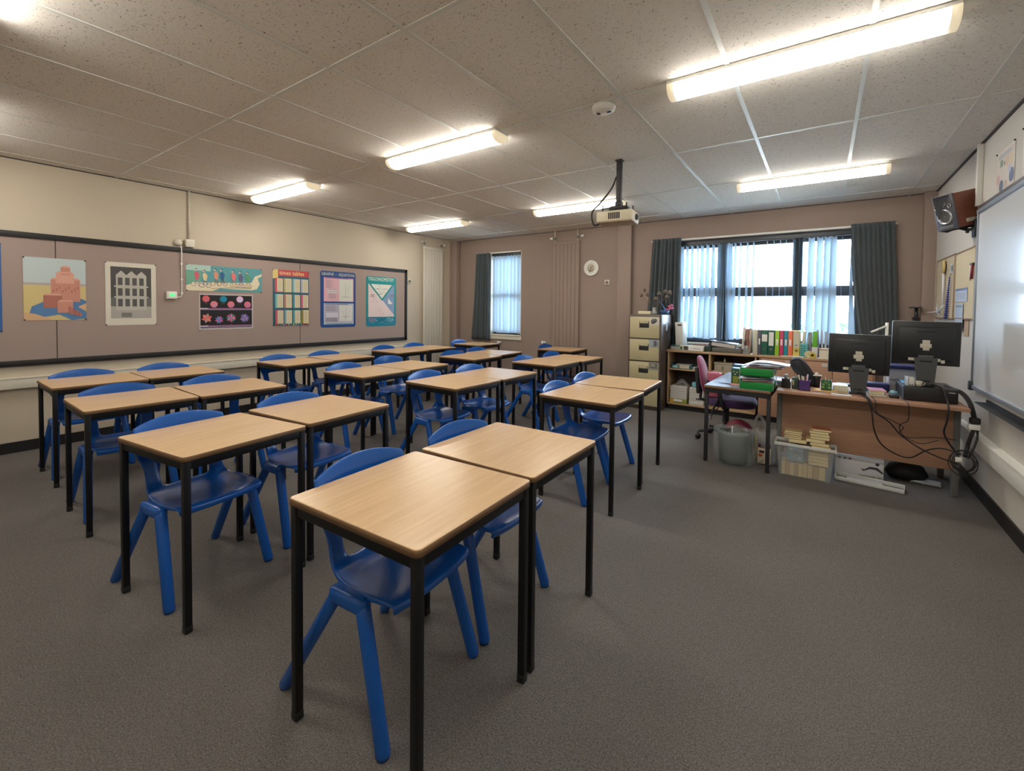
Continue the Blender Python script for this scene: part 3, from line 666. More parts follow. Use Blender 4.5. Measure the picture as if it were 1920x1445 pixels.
def trv(x, z, lab):
    b = MB(); b.tube([(0, -0.03, -z + 0.1), (0, -0.03, -0.03)], 0.008, M_wallB, 8); b.lathe((0, -0.03, 0), [(0.001, -0.03), (0.016, -0.028), (0.022, 0.0), (0.02, 0.025), (0.001, 0.03)], M_white, 12)
    b.lathe((0.045, -0.03, 0.005), [(0.001, -0.02), (0.018, -0.018), (0.018, 0.018), (0.001, 0.02)], M_white, 12, 'X'); b.tube([(0, -0.03, 0.0), (0.03, -0.03, 0.005)], 0.008, M_white, 8)
    b.build('radiator_valve', label=lab, cat='valve', loc=(x, YB, z))
trv(-5.04, 0.74, 'white pipe valve below the narrow window'); trv(-4.06, 0.79, 'white pipe valve left of the taupe radiator')

# ------------------------------------------------------------------ pupil tables
def make_table():
    t = thing('school_table', '', 'table')
    b = MB(); W, D = 0.2985, 0.2945
    vs = b.box(-W, W, -D, D, 0.738, 0.7605, M_edge, 0.0)
    vert = [e for e in b.bm.edges if abs((e.verts[0].co - e.verts[1].co).z) > 0.01]
    bmesh.ops.bevel(b.bm, geom=vert, offset=0.018, segments=4, profile=0.5, affect='EDGES')
    hor = [e for e in b.bm.edges if abs(e.verts[0].co.z - 0.7605) < 1e-5 and abs(e.verts[1].co.z - 0.7605) < 1e-5]
    bmesh.ops.bevel(b.bm, geom=hor, offset=0.005, segments=2, profile=0.5, affect='EDGES')
    i = b.mi(M_top)
    for f in b.bm.faces:
        f.smooth = abs(f.normal.z) < 0.99
        if f.normal.z > 0.4: f.material_index = i
    b.build('tabletop', t)
    b = MB()
    for sy in (-1, 1): b.box(-0.27, 0.27, sy * 0.272 - 0.0125, sy * 0.272 + 0.0125, 0.70, 0.7375, M_frame, 0.002)
    for sx in (-1, 1): b.box(sx * 0.276 - 0.0125, sx * 0.276 + 0.0125, -0.26, 0.26, 0.70, 0.7375, M_frame, 0.002)
    b.build('frame', t)
    for sx in (-1, 1):
        for sy in (-1, 1):
            x, y = sx * 0.278, sy * 0.274
            b = MB(); b.box(x - 0.0135, x + 0.0135, y - 0.0135, y + 0.0135, 0.008, 0.7378, M_frame, 0.002); b.box(x - 0.0145, x + 0.0145, y - 0.0145, y + 0.0145, 0.001, 0.03, M_cable, 0.002); b.build('leg', t)
    return t
TAB = {'A': (-1.159, 1.079, 0.039), 'B': (-1.178, 1.692, 0.017), 'C': (-2.497, 0.976, 0.120), 'D': (-2.582, 1.600, 0.076), 'E': (-2.628, 2.880, -0.021), 'F': (-2.618, 3.477, 0.015), 'G': (-1.418, 3.100, -0.014), 'H': (-1.454, 3.728, 0.050), 'I': (-5.009, 1.038, -0.013), 'J': (-5.024, 1.636, -0.019), 'K': (-3.844, 0.990, -0.025), 'L': (-3.813, 1.592, -0.040), 'M': (-4.957, 2.754, 0.030), 'N': (-5.005, 3.376, -0.020), 'O': (-3.675, 2.776, 0.02), 'P': (-3.724, 3.385, 0.040), 'Q': (-5.07, 4.400, -0.014), 'R': (-5.104, 5.030, -0.025), 'S': (-3.783, 4.470, 0.005), 'T': (-3.863, 5.080, 0.025), 'U': (-5.021, 6.100, 0.016), 'V': (-2.713, 4.600, -0.030), 'W': (-2.668, 5.205, -0.028), 'X': (-3.365, 6.215, 0.03)}
WHERE = {}
for k, side, row, blk in [('A', 0, 'front row', 'nearest block'), ('B', 1, 'front row', 'nearest block'), ('C', 0, 'second row', 'nearest block'), ('D', 1, 'second row', 'nearest block'), ('K', 0, 'third row', 'nearest block'), ('L', 1, 'third row', 'nearest block'), ('I', 0, 'pinboard row', 'nearest block'), ('J', 1, 'pinboard row', 'nearest block'),
    ('G', 0, 'front row', 'middle block'), ('H', 1, 'front row', 'middle block'), ('E', 0, 'second row', 'middle block'), ('F', 1, 'second row', 'middle block'), ('O', 0, 'third row', 'middle block'), ('P', 1, 'third row', 'middle block'), ('M', 0, 'pinboard row', 'middle block'), ('N', 1, 'pinboard row', 'middle block'),
    ('V', 0, 'second row', 'far block'), ('W', 1, 'second row', 'far block'), ('S', 0, 'third row', 'far block'), ('T', 1, 'third row', 'far block'), ('Q', 0, 'pinboard row', 'far block'), ('R', 1, 'pinboard row', 'far block')]:
    WHERE[k] = (('nearer' if side == 0 else 'farther'), row, blk)
def tlabel(k):
    if k == 'U': return 'oak-topped school table alone beneath the narrow window by the pale radiator'
    if k == 'X': return 'oak-topped school table alone in front of the taupe radiator'
    a, r, bl = WHERE[k]; return 'oak-topped school table, %s of its pair, %s from the whiteboard, %s' % (a, r, bl) if 'pinboard' not in r else 'oak-topped school table, %s of its pair, row along the pinboard, %s' % (a, bl)
def clabel(k):
    if k == 'U': return 'blue plastic chair at the lone table beneath the narrow window'
    if k == 'X': return 'blue plastic chair at the lone table before the taupe radiator'
    a, r, bl = WHERE[k]; return 'blue plastic chair at the %s table of the %s pair, %s' % (a, r, bl) if 'pinboard' not in r else 'blue plastic chair at the %s table of the pair along the pinboard, %s' % (a, bl)
tab0 = make_table()
for i, (k, (x, y, th)) in enumerate(TAB.items()):
    if i == 0: o = tab0; o.location = (x, y, 0); o.rotation_euler = (0, 0, th); o['label'] = tlabel(k); o['group'] = 'oak-topped school tables'
    else: dup(tab0, (x, y, 0), th, tlabel(k), 'oak-topped school tables')

# ------------------------------------------------------------------ moulded blue chairs
def make_chair():
    t = thing('school_chair', '', 'chair')
    prof = [(.148, .415, .186, .0), (.158, .436, .194, .0), (.154, .447, .198, .0), (.135, .452, .203, 0), (.07, .450, .207, 0), (-.01, .444, .208, 0), (-.09, .444, .205, .006), (-.150, .452, .195, .012), (-.190, .478, .186, .02), (-.213, .525, .180, .028), (-.226, .575, .184, .034), (-.233, .618, .198, .034), (-.238, .640, .213, .034), (-.246, .720, .216, .034), (-.254, .790, .214, .034), (-.259, .814, .212, .032), (-.261, .824, .209, .032)]
    us = [-1.03, -1, -.95, -.84, -.62, -.34, 0, .34, .62, .84, .95, 1, 1.03]
    b = MB(); bm = b.bm; G = []
    for i, (x, z, w, fwd) in enumerate(prof):
        row = []
        for u in us:
            a = abs(u); uu = math.copysign(min(a, 1), u)
            px, pz, py = x, z, uu * w
            if i <= 7: pz += 0.012 * a * a * min(1, i / 4); px -= (0.014 * min(a, 1) ** 4 if i < 4 else 0)
            px += fwd * a * a
            if i >= 13: pz -= {13: 0.006, 14: 0.022, 15: 0.036, 16: 0.040}[i] * min(a, 1) ** 2.0
            if a > 1.01:
                if i <= 7: pz -= [0.0, 0.002, 0.006, 0.014, 0.022, 0.022, 0.022, 0.022][i]; py *= 1.01
                else: px -= 0.022
            row.append(bm.verts.new((px, py, pz)))
        G.append(row)
    for i in range(len(G) - 1):
        for j in range(len(us) - 1):
            if 8 <= i <= 10 and 4 <= j <= 7: continue
            f = bm.faces.new((G[i][j], G[i][j + 1], G[i + 1][j + 1], G[i + 1][j])); f.smooth = True
    b.mi(M_blue)
    o = b.build('seat_shell', t, fixn=False)
    md = o.modifiers.new('thick', 'SOLIDIFY'); md.thickness = 0.011; md.offset = -1
    md = o.modifiers.new('round', 'SUBSURF'); md.levels = 2; md.render_levels = 2
    for sy in (-1, 1):
        b = MB(); b.box(-0.135, 0.035, sy * 0.212 - 0.026, sy * 0.212 + 0.026, 0.392, 0.452, M_blue, 0.02, seg=4); b.build('leg_bracket', t)
    for sy in (-1, 1):
        b = MB(); b.tube([(0.012, sy * .213, .435), (0.02, sy * .214, .40), (0.135, sy * .238, .012), (0.136, sy * .238, .001)], [.022, .0245, .0235, .020], M_blue, 16); b.build('leg', t)
        b = MB(); b.tube([(-.112, sy * .213, .435), (-.125, sy * .214, .40), (-.365, sy * .240, .012), (-.368, sy * .240, .001)], [.021, .0235, .0225, .019], M_blue, 16); b.build('leg', t)
    return t
CH = {'A': (-0.078, 0.025, 0.075), 'B': (-0.078, -0.020, -0.020), 'C': (-0.068, -0.020, 0.135), 'D': (-0.068, -0.030, 0.050), 'E': (-0.108, -0.010, 0.030), 'F': (-0.088, -0.020, 0.000), 'G': (-0.078, -0.010, 0.020), 'H': (-0.073, -0.060, -0.020), 'I': (-0.073, -0.010, 0.000), 'J': (-0.068, -0.010, 0.020), 'K': (-0.088, 0.000, -0.020), 'L': (-0.078, -0.005, 0.010), 'M': (-0.078, -0.040, 0.000), 'N': (-0.068, -0.050, -0.030), 'O': (-0.108, -0.020, 0.060), 'P': (-0.238, 0.080, 0.020), 'Q': (-0.088, -0.040, 0.040), 'R': (-0.068, -0.060, 0.000), 'S': (-0.083, -0.020, -0.020), 'T': (-0.073, -0.020, 0.030), 'U': (-0.138, -0.060, 0.050), 'V': (-0.068, -0.040, 0.030), 'W': (-0.088, 0.000, 0.000), 'X': (-0.078, -0.010, 0.020)}
ch0 = make_chair(); ch0['group'] = 'blue moulded school chairs'
for i, (k, (dx, dy, th)) in enumerate(CH.items()):
    x, y, tt = TAB[k]; loc = (x + dx, y + dy, 0)
    if i == 0: ch0.location = loc; ch0.rotation_euler = (0, 0, th); ch0['label'] = clabel(k)
    else: dup(ch0, loc, th, clabel(k))
# ------------------------------------------------------------------ whiteboard wall
t = thing('whiteboard', 'large glossy whiteboard on the right wall with a pale metal frame', 'whiteboard', (XR, 3.9, 0.80))
M_wb = mat('whiteboard_enamel', (222, 224, 226), 0.32, coat=0.6)
L0, L1 = -1.90, 1.06
b = MB(); b.box(-0.022, -0.004, L0 + 0.02, L1 - 0.02, 0.02, 1.38, M_wb); b.build('writing_surface', t)
b = MB(); FRW = plain(150, 160, 172, 0.35, metal=0.4)
b.box(-0.032, 0, L1 - 0.018, L1, 0, 1.40, FRW, 0.003); b.box(-0.032, 0, L0, L1, 0, 0.03, FRW, 0.003); b.box(-0.032, 0, L0, L0 + 0.028, 0, 1.40, FRW, 0.003); b.box(-0.036, 0, L0, L1, 1.37, 1.40, FRW, 0.003)
b.build('frame', t)
b = MB(); b.box(-0.03, 0.0, L0, L1, 1.402, 1.428, plain(70, 60, 58, 0.5), 0.002); b.build('top_rail', t, label='dark top rail')
b = MB(); b.box(-0.045, 0, L1 - 0.03, L1 + 0.012, -0.012, 0.06, plain(60, 66, 76, 0.4), 0.004); b.build('corner_cap', t)
b = MB(); b.box(-0.075, -0.004, -0.35, 0.73, -0.062, -0.056, M_dark, 0.002); b.box(-0.012, -0.004, -0.35, 0.73, -0.06, -0.035, M_dark); b.build('pen_tray', t, label='black pen tray')
b = MB(); b.box(XR - 0.035, XR, 4.985, 5.025, 2.24, ZC, M_white, 0.003); b.build('cable_trunking', label='white vertical trunking between ceiling and whiteboard corner', cat='trunking')

def rp(y0, y1, z0, z1, x=None): return Sheet(((XR - 0.001) if x is None else x, y1, z0), (0, -1, 0), (-1, 0, 0), y1 - y0, z1 - z0)
s = rp(4.27, 4.64, 2.235, 2.53); s.back(C(222, 212, 204)); s.rect(0.1, 0.80, 0.9, 0.93, C(196, 196, 200)); s.rect(0.2, 0.62, 0.36, 0.78, C(110, 140, 124)); s.disc(0.45, 0.66, 0.04, C(90, 110, 100))
s.disc(0.30, 0.16, 0.12, C(100, 116, 140), 14); s.disc(0.85, 0.28, 0.13, C(96, 116, 160), 14); s.disc(0.10, 0.36, 0.10, C(214, 180, 176), 12); s.disc(0.6, 0.66, 0.10, C(216, 190, 166), 12); s.disc(0.82, 0.66, 0.11, C(214, 200, 166), 12); s.disc(0.75, 0.45, 0.08, C(190, 190, 210), 12); s.disc(0.55, 0.16, 0.08, C(206, 190, 170), 12)
for k in range(6): s.rect(0.12 + 0.12 * k, 0.86, 0.2 + 0.12 * k, 0.885, C(150, 156, 170))
s.pins(); s.done('pale paper chart with coloured balloons pinned above the whiteboard')
s = rp(3.6, 4.13, 2.235, 2.55); s.back(C(214, 206, 198)); s.rect(0.1, 0.1, 0.9, 0.85, C(222, 214, 206)); s.pins(); s.done('pale paper poster cut off by the right edge above the whiteboard')

# cork boards and things pinned on them
CK = plain(206, 194, 164, 0.9); BR = plain(150, 128, 100, 0.6)
def noteboard(lab, y0, y1, z0, z1, m):
    t = thing('noticeboard', lab, 'noticeboard', (XR, (y0 + y1) / 2, z0)); h = z1 - z0; w = y1 - y0
    b = MB(); b.box(-0.012, 0, -w / 2 + 0.01, w / 2 - 0.01, 0.01, h - 0.01, m); b.build('panel', t)
    b = MB(); b.box(-0.018, 0, -w / 2, w / 2, 0, 0.012, BR, 0.002); b.box(-0.018, 0, -w / 2, w / 2, h - 0.012, h, BR, 0.002); b.box(-0.018, 0, -w / 2, -w / 2 + 0.012, 0, h, BR, 0.002); b.box(-0.018, 0, w / 2 - 0.012, w / 2, 0, h, BR, 0.002); b.build('frame', t)
noteboard('pale noticeboard between the whiteboard and the narrower noticeboard', 5.035, 5.71, 1.34, 1.938, CK)
noteboard('pale noticeboard nearest the window wall on the right', 5.73, 6.53, 1.335, 1.945, plain(196, 182, 158, 0.9))
BX2 = XR - 0.014
s = rp(5.25, 5.66, 1.49, 1.61, BX2); s.back(C(186, 200, 226)); s.rect(0.05, 0.12, 0.95, 0.72, C(206, 216, 236))
for k in range(5): s.rect(0.1, 0.2 + 0.1 * k, 0.9, 0.23 + 0.1 * k, C(110, 120, 160))
s.rect(0, 0.85, 1, 1, C(120, 140, 180)); s.done('pale blue printed timetable pinned on the noticeboard', 'paper', 'printed_sheet')
s = rp(5.36, 5.64, 1.24, 1.475, BX2 - 0.002); s.back(C(186, 200, 222)); s.rect(0.1, 0.86, 0.9, 0.94, C(130, 150, 180)); s.done('pale blue strip of paper hanging below the timetable', 'paper', 'paper_strip')
s = rp(5.80, 5.88, 1.77, 1.86, BX2); s.back(C(214, 222, 226)); s.rect(0.2, 0.2, 0.8, 0.8, C(90, 130, 150)); s.done('small framed card pinned at the top of the noticeboard', 'card', 'card')
def tree(lab, name, cat, fn): b = MB(); fn(b); return b.build(name, label=lab, cat=cat)
tree('beige wooden spoon hanging upside down on the noticeboard', 'wooden_spoon', 'spoon', lambda b: (b.lathe((XR - 0.03, 6.11, 1.85), [(0.001, -0.012), (0.05, -0.008), (0.058, 0.0), (0.05, 0.008), (0.001, 0.012)], plain(200, 178, 120, 0.6), 20, 'X', 1, 1.25), b.tube([(XR - 0.03, 6.10, 1.79), (XR - 0.03, 6.07, 1.46)], [0.010, 0.008], plain(216, 214, 216, 0.4), 8)))
def starfn(b):
    rn = random.Random(2)
    for k in range(16):
        d = Vector((rn.uniform(-.35, .1), rn.uniform(-1, 1), rn.uniform(-1, 1))).normalized() * rn.uniform(0.07, 0.10)
        c = Vector((XR - 0.06, 6.05, 1.405)); b.tube([c, c + d], [0.009, 0.001], plain(214, 226, 234, 0.2), 5)
tree('spiky silver star decoration in front of the noticeboard', 'star_ornament', 'ornament', starfn)
tree('string of dark blue beads hanging on the noticeboard', 'bead_string', 'beads', lambda b: [b.lathe((XR - 0.03, 5.83 + 0.006 * k, 1.72 - 0.022 * k), [(0.001, -0.012), (0.006 + 0.0006 * k, -0.005), (0.006 + 0.0006 * k, 0.005), (0.001, 0.012)], plain(46, 56, 140, 0.25), 8) for k in range(18)] and b.tube([(XR - 0.02, 5.83, 1.77), (XR - 0.03, 5.83, 1.72)], 0.002, M_dark, 5))
tree('red and white pens hanging on the noticeboard by the whiteboard', 'marker_pens', 'pens', lambda b: (b.tube([(XR - 0.025, 5.075, 1.79), (XR - 0.025, 5.085, 1.67)], 0.009, plain(130, 40, 56, 0.4), 8), b.tube([(XR - 0.025, 5.11, 1.78), (XR - 0.025, 5.125, 1.66)], 0.007, plain(214, 206, 206, 0.4), 8), b.box(XR - 0.03, XR - 0.012, 5.06, 5.13, 1.785, 1.80, M_dark)))
tree('brown paper hanging below the noticeboard edge', 'brown_paper', 'paper', lambda b: b.box(XR - 0.006, XR - 0.003, 5.22, 5.36, 1.20, 1.345, plain(176, 150, 126, 0.8)))

# loudspeaker on bracket
t = thing('loudspeaker', 'wood-cased loudspeaker with silver front on a black wall bracket', 'loudspeaker', (0.905, 5.16, 2.25)); 
# local axes: front faces -x and slightly toward the tables; the box tilts down
R = Matrix.Rotation(math.radians(34), 4, 'Z') @ Matrix.Rotation(math.radians(-13), 4, 'Y')
WD = mat('speaker_veneer', (124, 74, 56), 0.45, noise=0.1, nscale=14); SV = plain(88, 90, 98, 0.35)
b = MB(); b.box(-0.115, 0.15, -0.085, 0.085, -0.142, 0.142, WD, 0.003, R); b.build('cabinet', t)
b = MB(); b.box(-0.130, -0.115, -0.088, 0.088, -0.146, 0.146, SV, 0.004, R)
def ringX(b, y, z, r, m1, m2):
    n0 = len(b.bm.verts); b.lathe((-0.131, y, z), [(r, 0.004), (r, -0.006), (r * 0.82, -0.008), (r * 0.78, 0.0)], m1, 24, 'X'); b.lathe((-0.131, y, z), [(r * 0.8, 0.0), (r * 0.3, 0.004), (0.001, -0.004)], m2, 24, 'X')
    b.bm.verts.ensure_lookup_table()
    for v in b.bm.verts[n0:]: v.co = R @ v.co
LTM = plain(190, 192, 196, 0.25, metal=0.6); CONE = plain(96, 92, 92, 0.4)
ringX(b, 0.0, -0.035, 0.064, LTM, CONE)
b.box(-0.134, -0.129, -0.06, 0.06, -0.136, -0.11, plain(96, 98, 106, 0.4), 0.002, R)
b.build('front_panel', t, label='silver front panel')
b = MB(); ringX(b, 0.008, 0.078, 0.034, LTM, M_dark); ringX(b, -0.055, 0.05, 0.016, LTM, M_dark); ringX(b, 0.062, 0.05, 0.016, LTM, M_dark); b.build('tweeter', t)
b = MB()
for x0, x1 in ((-0.05, 0.02), (0.03, 0.07), (0.085, 0.135)): b.box(x0, x1, -0.0875, -0.0845, -0.11, -0.08, M_offw, 0, R)
b.build('sticker', t)
b = MB(); b.box(-0.09, 0.11, -0.06, 0.06, -0.158, -0.144, M_dark, 0.003, R); b.tube([(0, 0, -0.15), (0.05, -0.02, -0.175), (0.08, -0.05, -0.17)], 0.014, M_dark, 8); b.box(0.07, 0.093, -0.10, -0.02, -0.24, -0.10, M_dark, 0.004); b.lathe((0.03, -0.10, -0.2), [(0.001, -0.012), (0.012, -0.008), (0.012, 0.008), (0.001, 0.012)], M_dark, 10)
b.build('wall_bracket', t)
tree('small black camera clamp on the taupe wall near the right corner', 'clamp', 'clamp', lambda b: (b.box(0.79, 0.89, 6.60, 6.70, 1.44, 1.455, M_dark, 0.003), b.tube([(0.85, 6.66, 1.44), (0.85, 6.66, 1.28)], 0.016, M_dark, 8), b.box(0.83, 0.87, 6.66, YB, 1.30, 1.34, M_dark, 0.003)))

# ------------------------------------------------------------------ filing cabinet
t = thing('filing_cabinet', 'four-drawer filing cabinet, brown carcass with cream drawers', 'filing cabinet', (-2.035, 6.13, 0))
BRN = mat('brown_enamel', (84, 72, 66), 0.32); CRM = mat('cream_enamel', (184, 174, 138), 0.4)
b = MB(); b.box(-0.23, 0.23, 0.006, 0.60, 0.0, 1.325, BRN, 0.006); b.build('carcass', t)
for k in range(4):
    z0 = 0.055 + k * 0.314
    d = MB(); d.box(-0.207, 0.207, -0.012, 0.008, z0, z0 + 0.295, CRM, 0.005); dr = d.build('drawer', t)
    h = MB(); h.box(-0.07, 0.065, -0.016, -0.010, z0 + 0.145, z0 + 0.235, M_dark, 0.003); h.box(-0.063, 0.058, -0.022, -0.014, z0 + 0.205, z0 + 0.232, CRM, 0.002); h.build('handle', dr)
b = MB(); b.lathe((0.19, 0.0, 1.308), [(0.012, 0.006), (0.012, -0.006), (0.001, -0.008)], M_metal, 14, 'Y'); b.build('lock', t)
for k, (z0, cs) in enumerate([(1.19, (200, 192, 180)), (0.885, (150, 160, 166)), (0.575, (150, 148, 140))]):
    b = MB(); z = z0; b.box(0.07, 0.205, -0.0150, -0.0128, z - 0.01, z + 0.095, plain(*cs, 0.6))
    if k == 0:
        for (x, zz, r) in [(0.125, 0.045, 0.034), (0.15, 0.055, 0.026), (0.115, 0.03, 0.022)]: b.lathe((x, -0.0152, z + zz), [(r, 0), (r, -0.0006), (0.001, -0.0008)], plain(92, 90, 94, 0.6), 14, 'Y')
    elif k == 1: b.box(0.135, 0.175, -0.0160, -0.0148, z + 0.005, z + 0.08, plain(90, 86, 96, 0.6)); b.box(0.18, 0.19, -0.0160, -0.0148, z + 0.02, z + 0.06, plain(90, 100, 120, 0.6))
    else: b.box(0.085, 0.19, -0.0160, -0.0148, z + 0.01, z + 0.08, plain(110, 106, 98, 0.6)); b.box(0.10, 0.16, -0.0165, -0.0155, z + 0.035, z + 0.07, plain(150, 146, 136, 0.6))
    b.build('postcard', t, label='printed postcard on drawer')
b = MB(); b.box(0.2295, 0.2308, 0.22, 0.30, 1.10, 1.22, plain(200, 216, 226, 0.5)); b.build('side_label', t)

# on the cabinet
TOPC = 1.327
b = MB(); b.box(-2.19, -2.01, 6.30, 6.42, TOPC, TOPC + 0.045, plain(206, 198, 166, 0.7), 0.003); b.build('small_box', label='cream cardboard box lying on the filing cabinet top', cat='box')
t = thing('glass_vase', 'small glass vase of dried seed heads on the filing cabinet', 'vase', (-1.965, 6.32, TOPC))
b = MB(); b.lathe((0, 0, 0), [(0.035, 0.0), (0.037, 0.02), (0.022, 0.06), (0.024, 0.10), (0.021, 0.10), (0.019, 0.06), (0.03, 0.025), (0.001, 0.01)], M_tub, 18); b.build('vase', t)
DR = plain(112, 100, 88, 0.9)
for (x, z, r) in [(-0.135, 0.345, 0.024), (-0.19, 0.27, 0.024), (-0.10, 0.28, 0.026), (0.015, 0.22, 0.030), (0.05, 0.29, 0.032), (0.14, 0.32, 0.028), (0.21, 0.30, 0.032), (0.165, 0.245, 0.028)]:
    b = MB(); c = Vector((x, random.uniform(-0.03, 0.05), z)); b.tube(spline([(0, 0, 0.03), (x * 0.35, c.y * 0.4, z * 0.5), c], 4), 0.0025, DR, 5)
    b.lathe(c, [(0.001, -r * 1.2), (r * 0.8, -r * 0.5), (r, 0), (r * 0.7, r * 0.7), (0.001, r * 1.2)], DR, 10); b.build('seed_head', t)
t = thing('plant_pot', 'blue and black pot of pink flowers at the cabinet edge', 'flower pot', (-1.86, 6.45, TOPC))
b = MB(); b.lathe((0, 0, 0), [(0.05, 0), (0.065, 0.05), (0.068, 0.055), (0.06, 0.055), (0.001, 0.045)], plain(90, 130, 180, 0.3), 20); b.build('pot', t)
b = MB(); rn = random.Random(9)
for k in range(26):
    a = rn.uniform(0, 6.28); p = Vector((0.06 * math.cos(a) * rn.random(), 0.05 * math.sin(a) * rn.random(), 0.05)); e = p * 2.2 + Vector((0, 0, rn.uniform(0.0, 0.08))); sd = Vector((-math.sin(a), math.cos(a), 0)) * 0.012
    b.poly([p, (p + e) / 2 + sd, e, (p + e) / 2 - sd], plain(44, 50, 52, 0.6))
b.build('foliage', t, fixn=False)
b = MB()
for (x, z) in [(0.10, 0.13), (0.065, 0.115), (0.11, 0.09), (0.075, 0.085), (0.04, 0.07)]: b.lathe((x, 0, z), [(0.001, -0.02), (0.018, -0.008), (0.02, 0.006), (0.001, 0.02)], plain(216, 110, 150, 0.6), 10)
b.build('flower', t, label='pink flowers')
b = MB(); b.tube(spline([(-0.07, -0.03, 0.19), (-0.03, -0.03, 0.15), (0.0, -0.03, 0.10), (0.02, -0.03, 0.055)], 4), [0.004 + 0.0009 * k for k in range(13)], plain(80, 120, 180, 0.3), 8); b.build('blue_scoop', t)

# ------------------------------------------------------------------ bookcase and cupboard under the window
t = thing('bookcase', 'open light-wood bookcase beside the filing cabinet under the window', 'bookcase', (-1.233, 6.38, 0))
INN = plain(74, 64, 60, 0.7)
b = MB(); b.box(-0.565, 0.568, -0.01, 0.385, 0.805, 0.835, M_wood, 0.004); b.build('worktop', t)
for x in (-0.55, 0.535):
    b = MB(); b.box(x, x + 0.018, 0, 0.38, 0.07, 0.805, M_wood, 0.002); b.build('side_panel', t)
b = MB(); b.box(-0.01, 0.012, 0, 0.38, 0.09, 0.805, M_wood, 0.002); b.build('divider', t)
b = MB(); b.box(-0.532, -0.01, 0.0, 0.37, 0.555, 0.573, M_wood, 0.002); b.build('shelf', t)
b = MB(); b.box(0.012, 0.535, 0.0, 0.37, 0.555, 0.573, M_wood, 0.002); b.build('shelf', t)
b = MB(); b.box(-0.54, 0.54, 0.0, 0.38, 0.07, 0.09, M_wood, 0.002); b.build('bottom_shelf', t)
b = MB(); b.box(-0.54, 0.54, 0.03, 0.37, 0.0, 0.07, M_black); b.build('plinth', t)
b = MB(); b.box(-0.54, 0.54, 0.370, 0.383, 0.07, 0.80, INN); b.build('back_panel', t)
t = thing('cupboard', 'light-wood cupboard with closed doors under the wide window', 'cupboard', (-0.08, 6.38, 0))
b = MB(); b.box(-0.585, 0.585, -0.01, 0.385, 0.805, 0.837, M_wood, 0.004); b.build('worktop', t)
b = MB(); b.box(-0.57, 0.57, 0.004, 0.38, 0.07, 0.805, M_wood2); b.build('carcass', t)
b = MB(); b.box(-0.57, 0.57, 0.03, 0.37, 0.0, 0.07, M_black); b.build('plinth', t)
for i, (x0, x1) in enumerate([(-0.55, -0.19), (-0.185, 0.18), (0.185, 0.55)]):
    b = MB(); b.box(x0, x1, -0.014, 0.004, 0.08, 0.797, M_wood2, 0.003); d = b.build('door', t)
    b = MB()
    for k in range(3): b.box(x1 - 0.10, x1 - 0.005, -0.018, -0.0135, 0.745 + k * 0.014, 0.753 + k * 0.014, M_white)
    b.build('label_strip', d)

# things on the worktop
def sbox(name, lab, cat, x0, x1, y0, y1, z0, z1, m, bev=0.003, group=None, extra=None, rz=0, rx=0):
    cx, cy = (x0 + x1) / 2, (y0 + y1) / 2; b = MB(); M = Matrix.Rotation(rx, 4, 'Y') if rx else None
    b.box(x0 - cx, x1 - cx, y0 - cy, y1 - cy, 0, z1 - z0, m, bev, M)
    if extra: extra(b)
    return b.build(name, label=lab, cat=cat, group=group, loc=(cx, cy, z0), rz=rz)
W1 = 0.836
FOLD = [(-.732, -.680, 'cream lever arch file with ruled spine, first in the row', (206, 204, 184), 'ruled'), (-.677, -.641, 'slim slate grey ring binder in the row under the window', (84, 86, 104), 'tag'), (-.638, -.567, 'dark green lever arch file with a square white label', (34, 94, 76), 'lab1'), (-.564, -.494, 'dark green lever arch file with a tall white label', (30, 88, 72), 'lab2'),
    (-.488, -.442, 'lime green ring binder in the row under the window', (150, 198, 58), 'tag'), (-.438, -.396, 'crimson pink ring binder in the row under the window', (196, 62, 100), 'tag'), (-.393, -.350, 'teal blue ring binder in the row under the window', (34, 140, 158), 'tag'), (-.348, -.302, 'orange ring binder in the row under the window', (232, 120, 84), 'tag'), (-.297, -.225, 'lever arch file with white label above a yellow foot', (214, 190, 96), 'yel')]
for x0, x1, lab, c, kind in FOLD:
    t = thing('ring_binder', lab, 'binder', ((x0 + x1) / 2, 6.44, W1), 0, 'binders standing on the worktop'); w = (x1 - x0) / 2
    b = MB(); b.box(-w, w, 0, 0.26, 0, 0.315, plain(*c, 0.45), 0.004); b.build('cover', t)
    b = MB()
    if kind == 'ruled':
        for k in range(16): b.box(-w + 0.004, w - 0.004, -0.0012, 0.001, 0.02 + k * 0.018, 0.022 + k * 0.018, plain(130, 130, 120, 0.6))
    elif kind == 'tag': b.box(-w * 0.45, w * 0.45, -0.0015, 0.001, 0.13, 0.205, M_paper, 0.001)
    elif kind == 'lab1': b.box(-w * 0.85, w * 0.85, -0.0015, 0.001, 0.17, 0.26, M_paper)
    elif kind == 'lab2': b.box(-w * 0.75, w * 0.75, -0.0015, 0.001, 0.12, 0.29, M_paper)
    else: b.box(-w * 0.92, w * 0.92, -0.0015, 0.001, 0.11, 0.305, plain(206, 200, 182, 0.6)); b.box(-w * 0.3, w * 0.3, -0.0022, 0.001, 0.135, 0.148, M_gry)
    b.build('spine_label', t, label='spine label')
    if kind in ('lab1', 'lab2', 'yel'):
        b = MB(); b.lathe((0, -0.001, 0.075), [(0.014, 0.001), (0.014, -0.002), (0.010, -0.002), (0.009, 0.001)], M_metal, 16, 'Y'); b.lathe((0, -0.0008, 0.075), [(0.009, 0.001), (0.001, 0.0005)], M_dark, 14, 'Y'); b.build('finger_ring', t)
